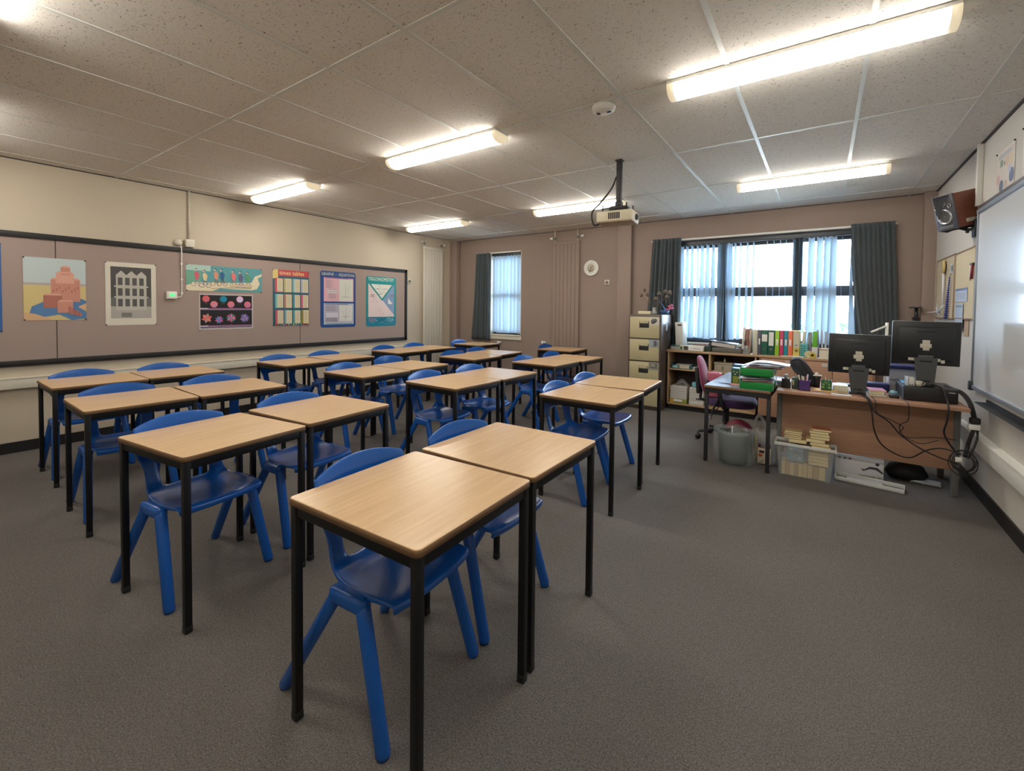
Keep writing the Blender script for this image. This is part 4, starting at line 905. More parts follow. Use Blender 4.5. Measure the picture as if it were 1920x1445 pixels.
# plastic wallets & magazines left of the binders
for k, (x, w_, c, lab, h) in enumerate([(-.85, .03, (214, 210, 204), 'clear wallet of papers standing left of the binders, outermost', .34), (-.812, .03, (160, 110, 100), 'wallet of papers with reddish print left of the binders', .32), (-.775, .028, (176, 160, 140), 'tan document wallet leaning against the cream file', .33)]):
    sbox('document_wallet', lab, 'folder', x - w_ / 2, x + w_ / 2, 6.46, 6.70, W1, W1 + h, plain(*c, 0.5), 0.003, 'wallets standing on the worktop', rx=0.04)
t = thing('pen_stand', 'clear pen stand holding dark pens at the bookcase end', 'pen holder', (-0.80, 6.41, W1))
b = MB(); b.lathe((0, 0, 0), [(0.045, 0), (0.045, 0.006), (0.03, 0.008), (0.028, 0.11), (0.032, 0.11), (0.026, 0.012), (0.001, 0.010)], M_tub, 16); b.build('cup', t)
for k in range(7):
    a = k * 0.9; b = MB(); b.tube([(0.012 * math.cos(a), 0.012 * math.sin(a), 0.02), (0.035 * math.cos(a), 0.03 * math.sin(a), 0.165 + 0.01 * (k % 3))], 0.004, plain(40, 36, 40, 0.4) if k % 3 else plain(150, 60, 60, 0.4), 6); b.build('pen', t)
# right part of the worktop
sbox('storage_basket', 'turquoise slotted basket standing right of the yellow binder', 'basket', -.222, -.145, 6.42, 6.49, W1, W1 + .165, plain(90, 176, 176, 0.4), 0.004, extra=lambda b: [b.box(-0.028 + 0.028 * i, -0.012 + 0.028 * i, -0.0365, -0.034, 0.02 + 0.028 * j, 0.03 + 0.028 * j, M_dark) for i in range(2) for j in range(5)])
for x, w_, c, lab, h, rx in [(-.20, .03, (214, 208, 190), 'cream document wallet behind the turquoise basket', .31, .05), (-.165, .02, (180, 196, 220), 'pale blue document wallet behind the turquoise basket', .30, .09), (-.125, .035, (150, 148, 156), 'grey document wallet beside the bright green folder', .30, .0), (-.03, .02, (170, 176, 196), 'lilac plastic wallet leaning right of the green folder', .33, -.07), (-.0, .02, (196, 192, 206), 'pale plastic wallet leaning behind the left monitor', .33, -.03), (.03, .02, (186, 186, 190), 'grey wallet behind the left monitor', .31, .0)]:
    sbox('document_wallet', lab, 'folder', x - w_ / 2, x + w_ / 2, 6.505, 6.72, W1, W1 + h, plain(*c, 0.5), 0.003, 'wallets standing on the worktop', rx=rx)
sbox('magazine_file', 'white magazine file holding a bright green folder', 'magazine file', -.105, -.045, 6.42, 6.50, W1, W1 + .13, plain(206, 204, 198, 0.5), 0.003)
sbox('green_folder', 'bright green folder standing in the white magazine file', 'folder', -.10, -.05, 6.425, 6.495, W1 + .131, W1 + .315, plain(110, 186, 60, 0.4), 0.003)
sbox('cream_box', 'cream box with a red lid edge behind the left monitor', 'box', -.03, .10, 6.42, 6.50, W1, W1 + .12, plain(214, 204, 184, 0.6), 0.003, extra=lambda b: b.box(-0.066, 0.066, -0.041, 0.04, 0.100, 0.108, plain(150, 60, 66, 0.5)))
t = thing('tape_dispenser', 'cream and yellow tape dispenser on the cupboard worktop', 'tape dispenser', (-.115, 6.41, W1))
b = MB(); b.lathe((-0.02, 0.0, 0.042), [(0.042, -0.015), (0.042, 0.015), (0.02, 0.016), (0.02, -0.016)], plain(206, 198, 160, 0.4), 24, 'Y'); b.build('body', t)
b = MB(); b.lathe((0.02, -0.005, 0.034), [(0.034, -0.014), (0.034, 0.014), (0.014, 0.014), (0.014, -0.014)], plain(206, 180, 80, 0.3), 24, 'Y'); b.build('tape_roll', t)
def papers(name, lab, x0, x1, y0, y1, z, n, m=None, wob=0.02, cat='papers'):
    b = MB(); cx, cy = (x0 + x1) / 2, (y0 + y1) / 2; rn = random.Random(hash(lab) % 1000 if False else len(lab) * 7)
    for k in range(n):
        b.box(x0 - cx, x1 - cx, y0 - cy, y1 - cy, k * 0.003, k * 0.003 + 0.0025, (m or M_paper) if k % 3 else plain(206, 212, 222, 0.7), 0, Matrix.Translation((rn.uniform(-wob, wob), rn.uniform(-wob, wob), 0)) @ Matrix.Rotation(rn.uniform(-0.12, 0.12), 4, 'Z'))
    return b.build(name, label=lab, cat=cat, loc=(cx, cy, z))
papers('paper_stack', 'sheets of white paper in front of the pink and orange binders', -.41, -.18, 6.38, 6.44, W1, 3, wob=0.005)
papers('paper_stack', 'sheets of white paper right of the tape dispenser', -.05, .09, 6.38, 6.42, W1, 3, wob=0.004)
# left part
sbox('archive_box', 'cream box file standing at the left end of the bookcase top', 'box file', -1.70, -1.60, 6.47, 6.70, W1 + .06, W1 + .385, plain(206, 202, 192, 0.6), 0.003, rx=-0.05, extra=lambda b: b.box(-0.03, 0.025, -0.117, -0.114, 0.275, 0.295, M_dark))
sbox('book', 'teal covered book beneath the standing box file', 'book', -1.77, -1.52, 6.465, 6.70, W1 + .045, W1 + .059, plain(60, 120, 130, 0.4), 0.002)
papers('paper_stack', 'cream stack of papers under the teal book', -1.765, -1.53, 6.47, 6.68, W1, 14, plain(206, 198, 178, 0.7), 0.004)
def b1(b):
    b.box(-0.147, -0.12, -0.0455, -0.043, 0.01, 0.055, plain(60, 110, 70, 0.5)); b.box(-0.10, -0.045, -0.0455, -0.043, 0.01, 0.06, plain(70, 64, 60, 0.5)); b.box(-0.035, 0.148, -0.0455, -0.043, 0.005, 0.065, M_paper); b.box(0.02, 0.12, -0.0462, -0.045, 0.03, 0.036, M_gry)
sbox('envelope_box', 'white printed box lying at the front of the bookcase top', 'box', -1.50 - .12, -1.31, 6.372, 6.46, W1, W1 + .07, plain(200, 196, 184, 0.6), 0.003, extra=b1)
sbox('dark_green_box', 'dark green tin beside the white printed box', 'tin', -1.305, -1.22, 6.42, 6.56, W1, W1 + .075, plain(46, 70, 62, 0.5), 0.004)
sbox('book', 'brown book lying behind the white printed box', 'book', -1.50, -1.28, 6.57, 6.74, W1, W1 + .085, plain(132, 106, 92, 0.6), 0.003)
t = thing('letter_tray', 'grey letter tray on the bookcase holding the open ring binder', 'letter tray', (-1.03, 6.52, W1))
b = MB(); GT = plain(100, 98, 92, 0.5)
b.box(-0.18, 0.18, -0.13, 0.15, 0, 0.006, GT); b.box(-0.18, 0.18, -0.13, -0.124, 0, 0.065, GT, 0.002); b.box(-0.18, -0.174, -0.13, 0.15, 0, 0.065, GT, 0.002); b.box(0.174, 0.18, -0.13, 0.15, 0, 0.065, GT, 0.002); b.box(-0.18, 0.18, 0.144, 0.15, 0, 0.065, GT, 0.002)
b.build('tray', t)
t = thing('ring_binder', 'dark ring binder lying open on the grey letter tray', 'binder', (-1.08, 6.50, W1 + 0.068))
M1 = Matrix.Rotation(math.radians(6), 4, 'Y')
b = MB(); b.box(-0.17, 0.16, -0.11, 0.13, 0.0, 0.004, M_dark, 0.001, M1); b.box(-0.17, 0.16, -0.11, 0.13, 0.062, 0.067, plain(84, 90, 96, 0.4), 0.001, M1); b.box(-0.175, -0.168, -0.11, 0.13, 0.0, 0.067, M_dark, 0.001, M1); b.build('cover', t)
b = MB()
for k in range(8): b.box(-0.14, 0.14 + 0.004 * (k % 3), -0.10, 0.12, 0.006 + k * 0.0065, 0.0115 + k * 0.0065, M_paper if k % 2 else plain(180, 166, 160, 0.7), 0, M1)
b.build('pages', t)
b = MB(); b.lathe((-0.155, -0.111, 0.045), [(0.016, 0.001), (0.016, -0.002), (0.010, -0.002), (0.009, 0.001)], M_metal, 14, 'Y'); b.build('finger_ring', t)
# on the shelves
t = thing('letter_tray', 'teal letter tray of loose papers on the upper bookcase shelf', 'letter tray', (-1.60, 6.52, 0.574))
b = MB(); TT = plain(40, 96, 100, 0.4); b.box(-0.14, 0.14, -0.10, 0.12, 0, 0.006, TT); b.box(-0.14, 0.14, -0.10, -0.095, 0, 0.05, TT, 0.002); b.box(-0.14, -0.135, -0.10, 0.12, 0, 0.075, TT, 0.002); b.box(0.135, 0.14, -0.10, 0.12, 0, 0.06, TT, 0.002); b.box(-0.03, 0.10, -0.1025, -0.0955, 0.008, 0.05, plain(196, 186, 166, 0.6)); b.box(-0.12, -0.05, -0.1025, -0.0955, 0.01, 0.04, plain(150, 186, 196, 0.5)); b.build('tray', t)
papers('paper_stack', 'loose grey papers lying in the teal letter tray', -1.70, -1.50, 6.46, 6.60, 0.582, 16, plain(176, 170, 162, 0.7), 0.01)
papers('paper_stack', 'curled papers beside the teal letter tray', -1.45, -1.30, 6.42, 6.58, 0.574, 12, plain(190, 182, 168, 0.7), 0.008)
t = thing('filing_box', 'grey lidded box on the upper shelf behind the office chair', 'storage box', (-1.075, 6.53, 0.574))
b = MB(); b.box(-0.11, 0.11, -0.09, 0.12, 0, 0.11, plain(160, 154, 134, 0.5), 0.004); b.build('box', t)
b = MB(); b.box(-0.115, 0.115, -0.096, 0.125, 0.105, 0.122, plain(176, 170, 150, 0.5), 0.004); b.build('lid', t)
b = MB(); b.box(-0.02, 0.01, -0.094, -0.09, 0.02, 0.075, plain(120, 112, 98, 0.5)); b.build('latch', t)
b = MB(); b.lathe((-1.07, 6.53, 0.697), [(0.014, 0), (0.014, 0.03), (0.006, 0.04), (0.004, 0.055), (0.001, 0.056)], plain(190, 184, 160, 0.4), 12); b.build('glue_bottle', label='small cream glue bottle standing on the grey lidded box', cat='bottle')
for x0, x1, lab, col2 in [(-1.745, -1.52, 'stack of white paper over a green box on the bottom shelf, left', (140, 150, 70)), (-1.49, -1.30, 'white paper packet with a printed code mark on the bottom shelf', (200, 196, 188))]:
    t = thing('paper_packet', lab, 'paper packet', ((x0 + x1) / 2, 6.52, 0.091)); w_ = (x1 - x0) / 2
    b = MB(); b.box(-w_, w_, -0.12, 0.12, 0, 0.06, plain(*col2, 0.5), 0.003)
    if w_ > 0.1: b.box(-w_ - 0.001, -w_ + 0.05, -0.1215, -0.118, 0, 0.055, plain(206, 160, 60, 0.5)); b.box(-w_ + 0.05, w_ - 0.06, -0.1215, -0.118, 0.025, 0.055, M_paper)
    b.build('carton', t)
    b = MB(); rn = random.Random(4)
    for k in range(20): b.box(-w_ + 0.003, w_ - 0.003, -0.117, 0.117, 0.062 + k * 0.0088, 0.0700 + k * 0.0088, plain(206, 202, 194, 0.7) if k % 4 else plain(186, 182, 176, 0.7), 0, Matrix.Translation((rn.uniform(-.003, .003), rn.uniform(-.002, .002), 0)))
    if w_ < 0.1:
        for k in range(3): b.box(0.0 + k * 0.022, 0.014 + k * 0.022, -0.1215, -0.1185, 0.075, 0.10, M_dark)
    b.build('paper', t)
b = MB(); rn = random.Random(8)
P = [[Vector((-1.69 + 0.17 * i / 8 + rn.uniform(-.006, .006), 6.44 + 0.14 * j / 6, 0.335 + 0.09 * math.sin(PI * i / 8) * (0.4 + 0.6 * math.sin(PI * j / 6)) + rn.uniform(-.012, .012))) for i in range(9)] for j in range(7)]
b.grid(P, M_bag); b.build('plastic_wrap', label='crumpled clear wrapping on top of the left paper stack', cat='wrapping', fixn=False)
b = MB(); b.box(-1.46, -1.33, 6.42, 6.56, 0.332, 0.40, plain(120, 176, 186, 0.5), 0.01); b.build('pale_blue_pack', label='pale blue packet on top of the white paper packet', cat='packet')

# ------------------------------------------------------------------ black-legged table at the teacher's side
t = thing('side_table', 'blue-grey topped table with black legs beside the teacher desk', 'table', (-0.600, 4.86, 0), -0.03)
b = MB(); b.box(-0.265, 0.265, -0.53, 0.53, 0.688, 0.71, M_edge, 0.004); b.build('table_edge', t)
b = MB(); b.box(-0.262, 0.262, -0.527, 0.527, 0.7095, 0.7125, plain(128, 138, 156, 0.28), 0.001); b.build('tabletop', t, label='blue-grey laminate surface')
b = MB()
for sy in (-1, 1): b.box(-0.25, 0.25, sy * 0.50 - 0.0125, sy * 0.50 + 0.0125, 0.645, 0.688, M_dark, 0.002)
for sx in (-1, 1): b.box(sx * 0.245 - 0.0125, sx * 0.245 + 0.0125, -0.5, 0.5, 0.645, 0.688, M_dark, 0.002)
b.build('frame', t)
for sx in (-1, 1):
    for sy in (-1, 1):
        b = MB(); b.box(sx * 0.25 - 0.015, sx * 0.25 + 0.015, sy * 0.475 - 0.015, sy * 0.475 + 0.015, 0.001, 0.688, M_dark, 0.002); b.build('leg', t)
TZ = 0.713
GR = plain(26, 134, 60, 0.35)
t = thing('letter_trays', 'pair of stacked bright green letter trays full of papers', 'letter trays', (-0.46, 4.47, TZ), -0.02)
for z in (0.0, 0.118):
    b = MB(); b.box(-0.125, 0.125, -0.13, 0.15, z, z + 0.005, GR); b.box(-0.125, 0.125, -0.13, -0.126, z, z + 0.066, GR, 0.001); b.box(-0.125, 0.125, 0.146, 0.15, z, z + 0.066, GR, 0.001); b.box(-0.125, -0.121, -0.13, 0.15, z, z + 0.066, GR, 0.001); b.box(0.121, 0.125, -0.13, 0.15, z, z + 0.066, GR, 0.001); b.build('tray', t)
for sx in (-1, 1):
    for y in (-0.11, 0.13): b = MB(); b.tube([(sx * 0.128, y, 0.0), (sx * 0.128, y, 0.18)], 0.004, M_tub, 6); b.build('riser', t)
def messy(name, lab, cx, cy, z, w, d, n, amp, cat='papers', rot=0.0, dr=0):
    b = MB(); rn = random.Random(len(lab))
    for k in range(n):
        a = rn.uniform(-0.25, 0.25) + rot; ph = rn.uniform(0, 6); ox, oy = rn.uniform(-0.02, 0.02), rn.uniform(-0.02, 0.02); R2 = Matrix.Rotation(a, 3, 'Z')
        col = plain(244, 244, 244, 0.6) if k % 3 else [plain(200, 212, 232, 0.6), plain(230, 160, 160, 0.6), plain(120, 130, 190, 0.6)][(k // 3) % 3]
        P = []
        for j in range(7):
            row = []
            for i in range(9):
                u, v = (i / 8 - 0.5) * w, (j / 6 - 0.5) * d; p = R2 @ Vector((u, v, 0))
                row.append(Vector((p.x + ox + dr * k / n, p.y + oy, k * 0.0045 + amp * (0.5 + 0.5 * math.sin(ph + u * 14)) * (k / n) + 0.001)))
            P.append(row)
        b.grid(P, col)
    return b.build(name, label=lab, cat=cat, loc=(cx, cy, z), fixn=False)
messy('loose_papers', 'messy white papers heaped on the upper green tray', -0.44, 4.47, TZ + 0.17, 0.27, 0.20, 11, 0.022, dr=0.07)
messy('loose_papers', 'papers poking out of the lower green tray', -0.46, 4.46, TZ + 0.055, 0.22, 0.22, 10, 0.012)
t = thing('pencil_box', 'green floral patterned box left of the green trays', 'box', (-0.655, 4.60, TZ))
b = MB(); b.box(-0.033, 0.033, -0.05, 0.05, 0, 0.14, plain(40, 84, 62, 0.4), 0.003); b.box(-0.02, 0.03, -0.0515, -0.049, 0.01, 0.075, plain(140, 150, 60, 0.5))
for (x, z) in [(-0.012, 0.115), (0.014, 0.11), (0.0, 0.092)]: b.lathe((x, -0.0505, z), [(0.006, 0), (0.006, -0.001), (0.001, -0.001)], plain(206, 214, 190, 0.5), 8, 'Y')
b.build('body', t); b = MB(); b.box(-0.035, 0.035, -0.052, 0.052, 0.138, 0.148, plain(60, 116, 130, 0.4), 0.002); b.build('rim', t)
sbox('blue_box', 'dark blue box behind the green floral box', 'box', -.70, -.60, 4.70, 4.80, TZ, TZ + .165, plain(44, 76, 116, 0.4), 0.004)
papers('note_pad', 'pink sticky note pads in front of the green floral box', -.675, -.60, 4.42, 4.50, TZ, 5, plain(206, 130, 116, 0.6), 0.003, 'note pads')
b = MB(); b.tube([(-0.79, 4.52, TZ + 0.006), (-0.655, 4.475, TZ + 0.006)], [0.003, 0.006], plain(60, 60, 70, 0.3), 8); b.build('pen', label='dark pen lying on the blue-grey table', cat='pen')

# ------------------------------------------------------------------ teacher desk
t = thing('teacher_desk', 'light-wood teacher desk with a deep front panel and grey legs', 'desk', (0.272, 4.80, 0))
b = MB(); b.box(-0.588, 0.598, -0.385, 0.42, 0.692, 0.718, M_wood2, 0.003); b.build('desktop', t)
b = MB(); b.box(-0.555, 0.56, -0.14, -0.122, 0.20, 0.69, M_wood2, 0.002); b.build('modesty_panel', t)
for sx in (-1, 1):
    for yy in (-0.125, 0.36):
        b = MB(); b.box(sx * 0.575 - 0.02, sx * 0.575 + 0.02, yy - 0.02, yy + 0.02, 0.004, 0.692, M_gry, 0.003); b.box(sx * 0.575 - 0.016, sx * 0.575 + 0.016, yy - 0.016, yy + 0.016, 0.001, 0.02, M_dark); b.build('leg', t)
    b = MB(); b.box(sx * 0.575 - 0.012, sx * 0.575 + 0.012, -0.12, 0.36, 0.64, 0.69, M_gry, 0.002); b.build('rail', t)
DZ = 0.719
def monitor(lab, x, y, z, w, h, zc, rz, tilt=0.0):
    t = thing('monitor', lab, 'monitor', (x, y, z), rz)
    BK = mat('monitor_black', (26, 28, 32), 0.38); SG = mat('stand_grey', (70, 72, 74), 0.4)
    M0 = Matrix.Translation((0, 0, zc - z)) @ Matrix.Rotation(tilt, 4, 'Y')
    b = MB(); b.box(-w / 2, w / 2, 0.0, 0.022, -h / 2, h / 2, BK, 0.006, M0); b.box(-w * 0.42, w * 0.42, -0.022, 0.002, -h * 0.40, h * 0.38, BK, 0.012, M0); b.box(-w * 0.14, w * 0.14, -0.0235, -0.02, h * 0.26, h * 0.29, M_cable, 0.001, M0); b.build('casing', t)
    b = MB(); b.box(-w / 2 + 0.012, w / 2 - 0.012, 0.021, 0.0235, -h / 2 + 0.02, h / 2 - 0.012, plain(10, 12, 16, 0.15), 0, M0); b.build('screen', t)
    b = MB(); b.box(-w / 2 - 0.002, w / 2 + 0.002, 0.012, 0.024, h / 2 - 0.002, h / 2 + 0.003, plain(150, 156, 162, 0.3), 0.001, M0); b.box(-w / 2 - 0.003, -w / 2 + 0.002, 0.012, 0.024, -h / 2, h / 2, plain(150, 156, 162, 0.3), 0.001, M0); b.build('bezel', t, label='silver bezel edge')
    b = MB()
    for x0, x1, z0, z1 in [(-0.022, 0.022, 0.005, 0.035), (-0.034, 0.032, -0.025, 0.006), (-0.018, 0.020, -0.045, -0.024), (-0.10, -0.06, -h * 0.38, -h * 0.38 + 0.022), (0.05, 0.085, -h * 0.38, -h * 0.38 + 0.024), (0.088, 0.11, -h * 0.38 - 0.01, -h * 0.38 + 0.014)]: b.box(x0, x1, -0.0245, -0.0215, z0 - 0.01, z1 - 0.01, plain(196, 190, 172, 0.6), 0.001, M0)
    b.build('label', t, label='pale paper labels')
    b = MB(); zt = zc - z - h * 0.33; b.prism([(-0.068, -0.035, zt), (0.068, -0.035, zt), (0.052, -0.035, 0.012), (-0.046, -0.035, 0.012)], (0, 0.018, 0), SG)
    b.box(-0.036, 0.036, -0.037, -0.034, zt - 0.032, zt - 0.018, M_cable, 0.002); b.box(-0.03, 0.03, -0.037, -0.034, 0.035, 0.047, M_cable, 0.002); b.box(-0.045, 0.045, -0.03, 0.0, zt - 0.02, zt + 0.02, SG, 0.004); b.build('stand_neck', t)
    b = MB(); b.box(-0.055, 0.055, -0.05, 0.10, 0.0, 0.014, M_cable, 0.006); b.build('stand_base', t)
    return t
monitor('black monitor seen from behind on the teacher desk, left of two', 0.247, 4.64, DZ, 0.402, 0.325, 1.045, 0.0, 0.012)
# computer
t = thing('computer', 'black desktop computer lying flat beneath the right monitor', 'computer', (0.675, 4.74, DZ))
b = MB(); b.box(-0.152, 0.152, -0.20, 0.20, 0.004, 0.108, mat('pc_black', (30, 31, 34), 0.4), 0.004); b.build('case', t)
b = MB(); b.box(-0.158, -0.151, -0.195, 0.195, 0.006, 0.105, plain(96, 110, 130, 0.35)); 
for k in range(9): b.box(-0.1595, -0.157, -0.17 + k * 0.038, -0.15 + k * 0.038, 0.02, 0.09, M_dark)
b.build('front_grille', t); b = MB(); b.box(0.10, 0.135, -0.2015, -0.199, 0.082, 0.086, M_white); b.build('badge', t)
monitor('black monitor seen from behind standing on the computer, right of two', 0.655, 4.66, DZ + 0.109, 0.395, 0.335, 1.157, 0.0, 0.012)
t = thing('mug', 'cream mug on the computer beside the monitor stand', 'mug', (0.615, 4.60, DZ + 0.109))
b = MB(); b.lathe((0, 0, 0), [(0.001, 0), (0.02, 0), (0.022, 0.04), (0.019, 0.04), (0.018, 0.004), (0.001, 0.004)], plain(206, 200, 180, 0.4), 18); b.build('body', t); b = MB(); b.tube(spline([(0.02, 0, 0.032), (0.034, 0, 0.028), (0.032, 0, 0.012), (0.02, 0, 0.008)], 3), 0.003, plain(206, 200, 180, 0.4), 6); b.build('handle', t)
sbox('small_carton', 'small white carton on the computer next to the mug', 'carton', .555, .59, 4.58, 4.66, DZ + .109, DZ + .172, plain(206, 204, 196, 0.6), 0.002, extra=lambda b: [b.box(-0.014 + 0.014 * k, -0.006 + 0.014 * k, -0.041, -0.039, 0.005, 0.012, M_dark) for k in range(2)])
sbox('small_carton', 'narrow pale blue carton left of the white carton on the computer', 'carton', .537, .553, 4.58, 4.64, DZ + .109, DZ + .178, plain(196, 208, 222, 0.6), 0.002)
sbox('tablet', 'pale blue folder lying on the computer top', 'folder', .53, .60, 4.68, 4.86, DZ + .109, DZ + .118, plain(110, 170, 220, 0.3), 0.003)
# box with writing behind
t = thing('storage_tub', 'white and navy plastic tub labelled maths behind the monitors', 'tub', (0.60, 5.02, DZ))
b = MB(); b.box(-0.13, 0.13, -0.07, 0.12, 0, 0.20, plain(206, 208, 216, 0.45), 0.012); b.build('body', t)
b = MB(); b.box(-0.138, 0.138, -0.078, 0.128, 0.195, 0.225, plain(52, 60, 116, 0.4), 0.006); b.build('lid', t, label='navy lid')
b = MB(); b.text('MATHS', 0.027, Matrix(((1, 0, 0, -0.078), (0, 0, -1, -0.0722), (0, 1, 0, 0.10), (0, 0, 0, 1))), plain(60, 64, 96, 0.5), ext=0.0004); b.text('C 2', 0.027, Matrix(((1, 0, 0, -0.068), (0, 0, -1, -0.0722), (0, 1, 0, 0.055), (0, 0, 0, 1))), plain(40, 40, 50, 0.5), ext=0.0004); b.build('lettering', t)
b = MB(); b.tube([(0.475, 5.25, DZ), (0.475, 5.25, 1.30)], 0.012, M_white, 8); b.lathe((0.475, 5.25, DZ), [(0.07, 0), (0.07, 0.012), (0.012, 0.02)], M_white, 20); b.tube([(0.475, 5.25, 1.27), (0.40, 5.22, 1.23), (0.36, 5.21, 1.21)], 0.010, M_white, 8); b.build('desk_lamp', label='white desk lamp stem rising between the two monitors', cat='lamp')
# left-hand clutter
t = thing('pen_pot', 'purple square pen pot at the desk front edge', 'pen pot', (-0.118, 4.57, DZ))
b = MB(); PU = plain(76, 50, 116, 0.5); s_ = 0.042
for x0, x1, y0_, y1_ in ((-s_, s_, -s_, -s_ + .003), (-s_, s_, s_ - .003, s_), (-s_, -s_ + .003, -s_, s_), (s_ - .003, s_, -s_, s_)): b.box(x0, x1, y0_, y1_, 0, 0.085, PU)
b.box(-s_, s_, -s_, s_, 0, 0.004, PU); b.build('pot', t)
for k, (x, y, x2, h, c) in enumerate([(-0.02, 0, -0.045, 0.125, (206, 196, 180)), (-0.01, 0.01, -0.02, 0.118, (200, 186, 160)), (0.0, -0.01, -0.008, 0.115, (206, 200, 190)), (0.015, 0, 0.022, 0.135, (190, 196, 214)), (0.01, 0.02, 0.012, 0.12, (150, 60, 60))]):
    b = MB(); b.tube([(x, y, 0.01), (x2, y, h)], 0.005, plain(*c, 0.4), 7); b.build('pen', t)
sbox('index_box', 'dark green folder box between the purple pot and black box', 'box', -.21, -.165, 4.58, 4.68, DZ, DZ + .095, plain(60, 84, 70, 0.5), 0.003, extra=lambda b: b.box(-0.018, -0.006, -0.0515, -0.049, 0.03, 0.075, plain(196, 190, 150, 0.5)))
sbox('black_cube_box', 'small black box near the left end of the desk', 'box', -.288, -.227, 4.58, 4.64, DZ, DZ + .082, M_dark, 0.003)
b = MB(); b.lathe((-0.257, 4.61, DZ + 0.083), [(0.014, 0), (0.014, 0.014), (0.009, 0.016), (0.016, 0.02), (0.016, 0.034), (0.001, 0.035)], plain(206, 212, 210, 0.4), 14); b.build('ink_bottle', label='small white capped bottle standing on the black box', cat='bottle')
b = MB(); b.lathe((-0.212, 4.52, DZ), [(0.014, 0), (0.014, 0.003), (0.003, 0.006), (0.0025, 0.10), (0.004, 0.104), (0.001, 0.105)], M_white, 14); b.build('clip_stand', label='thin white upright card stand in front of the green folder box', cat='stand')
messy('loose_papers', 'blue and white papers on the desk beside the green trays', -0.255, 4.72, DZ, 0.14, 0.16, 12, 0.01)
# black bag: leaning rounded case
t = thing('camera_bag', 'black padded bag leaning on the desk behind the purple pot', 'bag', (-0.135, 4.83, DZ))
b = MB(); rings = []
for (x, z, w_, h_) in [(0.075, 0.01, 0.02, 0.05), (0.055, 0.045, 0.045, 0.06), (0.02, 0.10, 0.055, 0.065), (-0.02, 0.155, 0.06, 0.068), (-0.05, 0.20, 0.055, 0.066), (-0.068, 0.235, 0.04, 0.05), (-0.075, 0.252, 0.015, 0.02)]:
    rings.append([Vector((x + w_ * math.cos(a) * 1.0, h_ * math.sin(a), z + w_ * math.cos(a) * 0.45)) for a in [2 * PI * k / 16 for k in range(16)]])
b.loft(rings, plain(30, 32, 38, 0.6)); b.build('body', t)
b = MB(); b.tube(spline([(-0.09, -0.05, 0.23), (-0.04, -0.07, 0.245), (0.0, -0.065, 0.20), (0.03, -0.055, 0.13)], 4), 0.006, M_dark, 8); b.build('strap', t)
t = thing('black_jar', 'black container with a pale lid behind the green patterned cup', 'jar', (-0.035, 4.82, DZ))
b = MB(); b.lathe((0, 0, 0), [(0.026, 0), (0.030, 0.08), (0.034, 0.10), (0.001, 0.10)], M_dark, 20); b.build('body', t); b = MB(); b.lathe((0, 0, 0.10), [(0.040, 0), (0.040, 0.006), (0.012, 0.008), (0.01, 0.03), (0.001, 0.031)], plain(196, 190, 176, 0.4), 20); b.build('lid', t)
t = thing('pen_cup', 'green leaf-patterned pen cup on the orange envelopes', 'pen cup', (0.035, 4.60, DZ + 0.016))
b = MB(); s_ = 0.037; GC = plain(44, 96, 62, 0.45)
for x0, x1, y0_, y1_ in ((-s_, s_, -s_, -s_ + .003), (-s_, s_, s_ - .003, s_), (-s_, -s_ + .003, -s_, s_), (s_ - .003, s_, -s_, s_)): b.box(x0, x1, y0_, y1_, 0, 0.080, GC)
b.box(-s_, s_, -s_, s_, 0, 0.003, GC); LG = plain(112, 150, 84, 0.5)
for (x, z, r) in [(-0.022, 0.02, 0.012), (0.022, 0.02, 0.012), (-0.02, 0.045, 0.009), (0.02, 0.045, 0.009), (0.0, 0.058, 0.008), (-0.012, 0.066, 0.005), (0.015, 0.066, 0.005)]: b.lathe((x, -s_ - 0.0003, z), [(r, 0), (r, -0.001), (0.001, -0.001)], LG, 10, 'Y')
b.build('cup', t)
for x, h, c in ((0.0, 0.105, (200, 176, 150)), (0.02, 0.09, (150, 180, 210))): b = MB(); b.tube([(x, 0, 0.01), (x - 0.006, 0, h)], 0.004, plain(*c, 0.4), 6); b.build('pen', t)
papers('envelopes', 'orange brown envelopes lying under the patterned pen cup', -.045, .11, 4.51, 4.66, DZ, 5, plain(206, 160, 90, 0.6), 0.003, 'envelopes')
papers('paper_stack', 'thin white sheets at the desk front edge before the monitor', .07, .20, 4.445, 4.50, DZ, 2, None, 0.002)
def books(lab, x, y, z, spec, group, name='book'):
    out = []
    for i, (w_, d_, h_, c, a, l) in enumerate(spec):
        t = thing(name, l, 'book', (x, y, z), a, group)
        b = MB(); cm = plain(*c, 0.4); b.box(-w_ / 2, w_ / 2, -d_ / 2, d_ / 2, 0.0, 0.0016, cm); b.box(-w_ / 2, w_ / 2, -d_ / 2, d_ / 2, h_ - 0.0016, h_, cm); b.box(-w_ / 2, w_ / 2, d_ / 2 - 0.0016, d_ / 2, 0, h_, cm); b.build('cover', t)
        b = MB(); b.box(-w_ / 2 + 0.002, w_ / 2 - 0.002, -d_ / 2 + 0.001, d_ / 2 - 0.002, 0.0017, h_ - 0.0017, plain(222, 208, 160, 0.8)); b.build('pages', t)
        z += h_ + 0.0004; out.append(t)
    return out
books('', 0.132, 4.66, DZ, [(.105, .17, .012, (30, 34, 44), .05, 'dark book at the bottom of the pile left of the left monitor stand'), (.105, .16, .016, (90, 150, 210), -.05, 'bright blue book in the pile left of the left monitor stand'), (.10, .16, .014, (210, 220, 230), .08, 'pale book in the pile left of the left monitor stand'), (.10, .15, .018, (70, 140, 200), .0, 'blue book topping the pile left of the left monitor stand')], 'books piled by the left monitor')
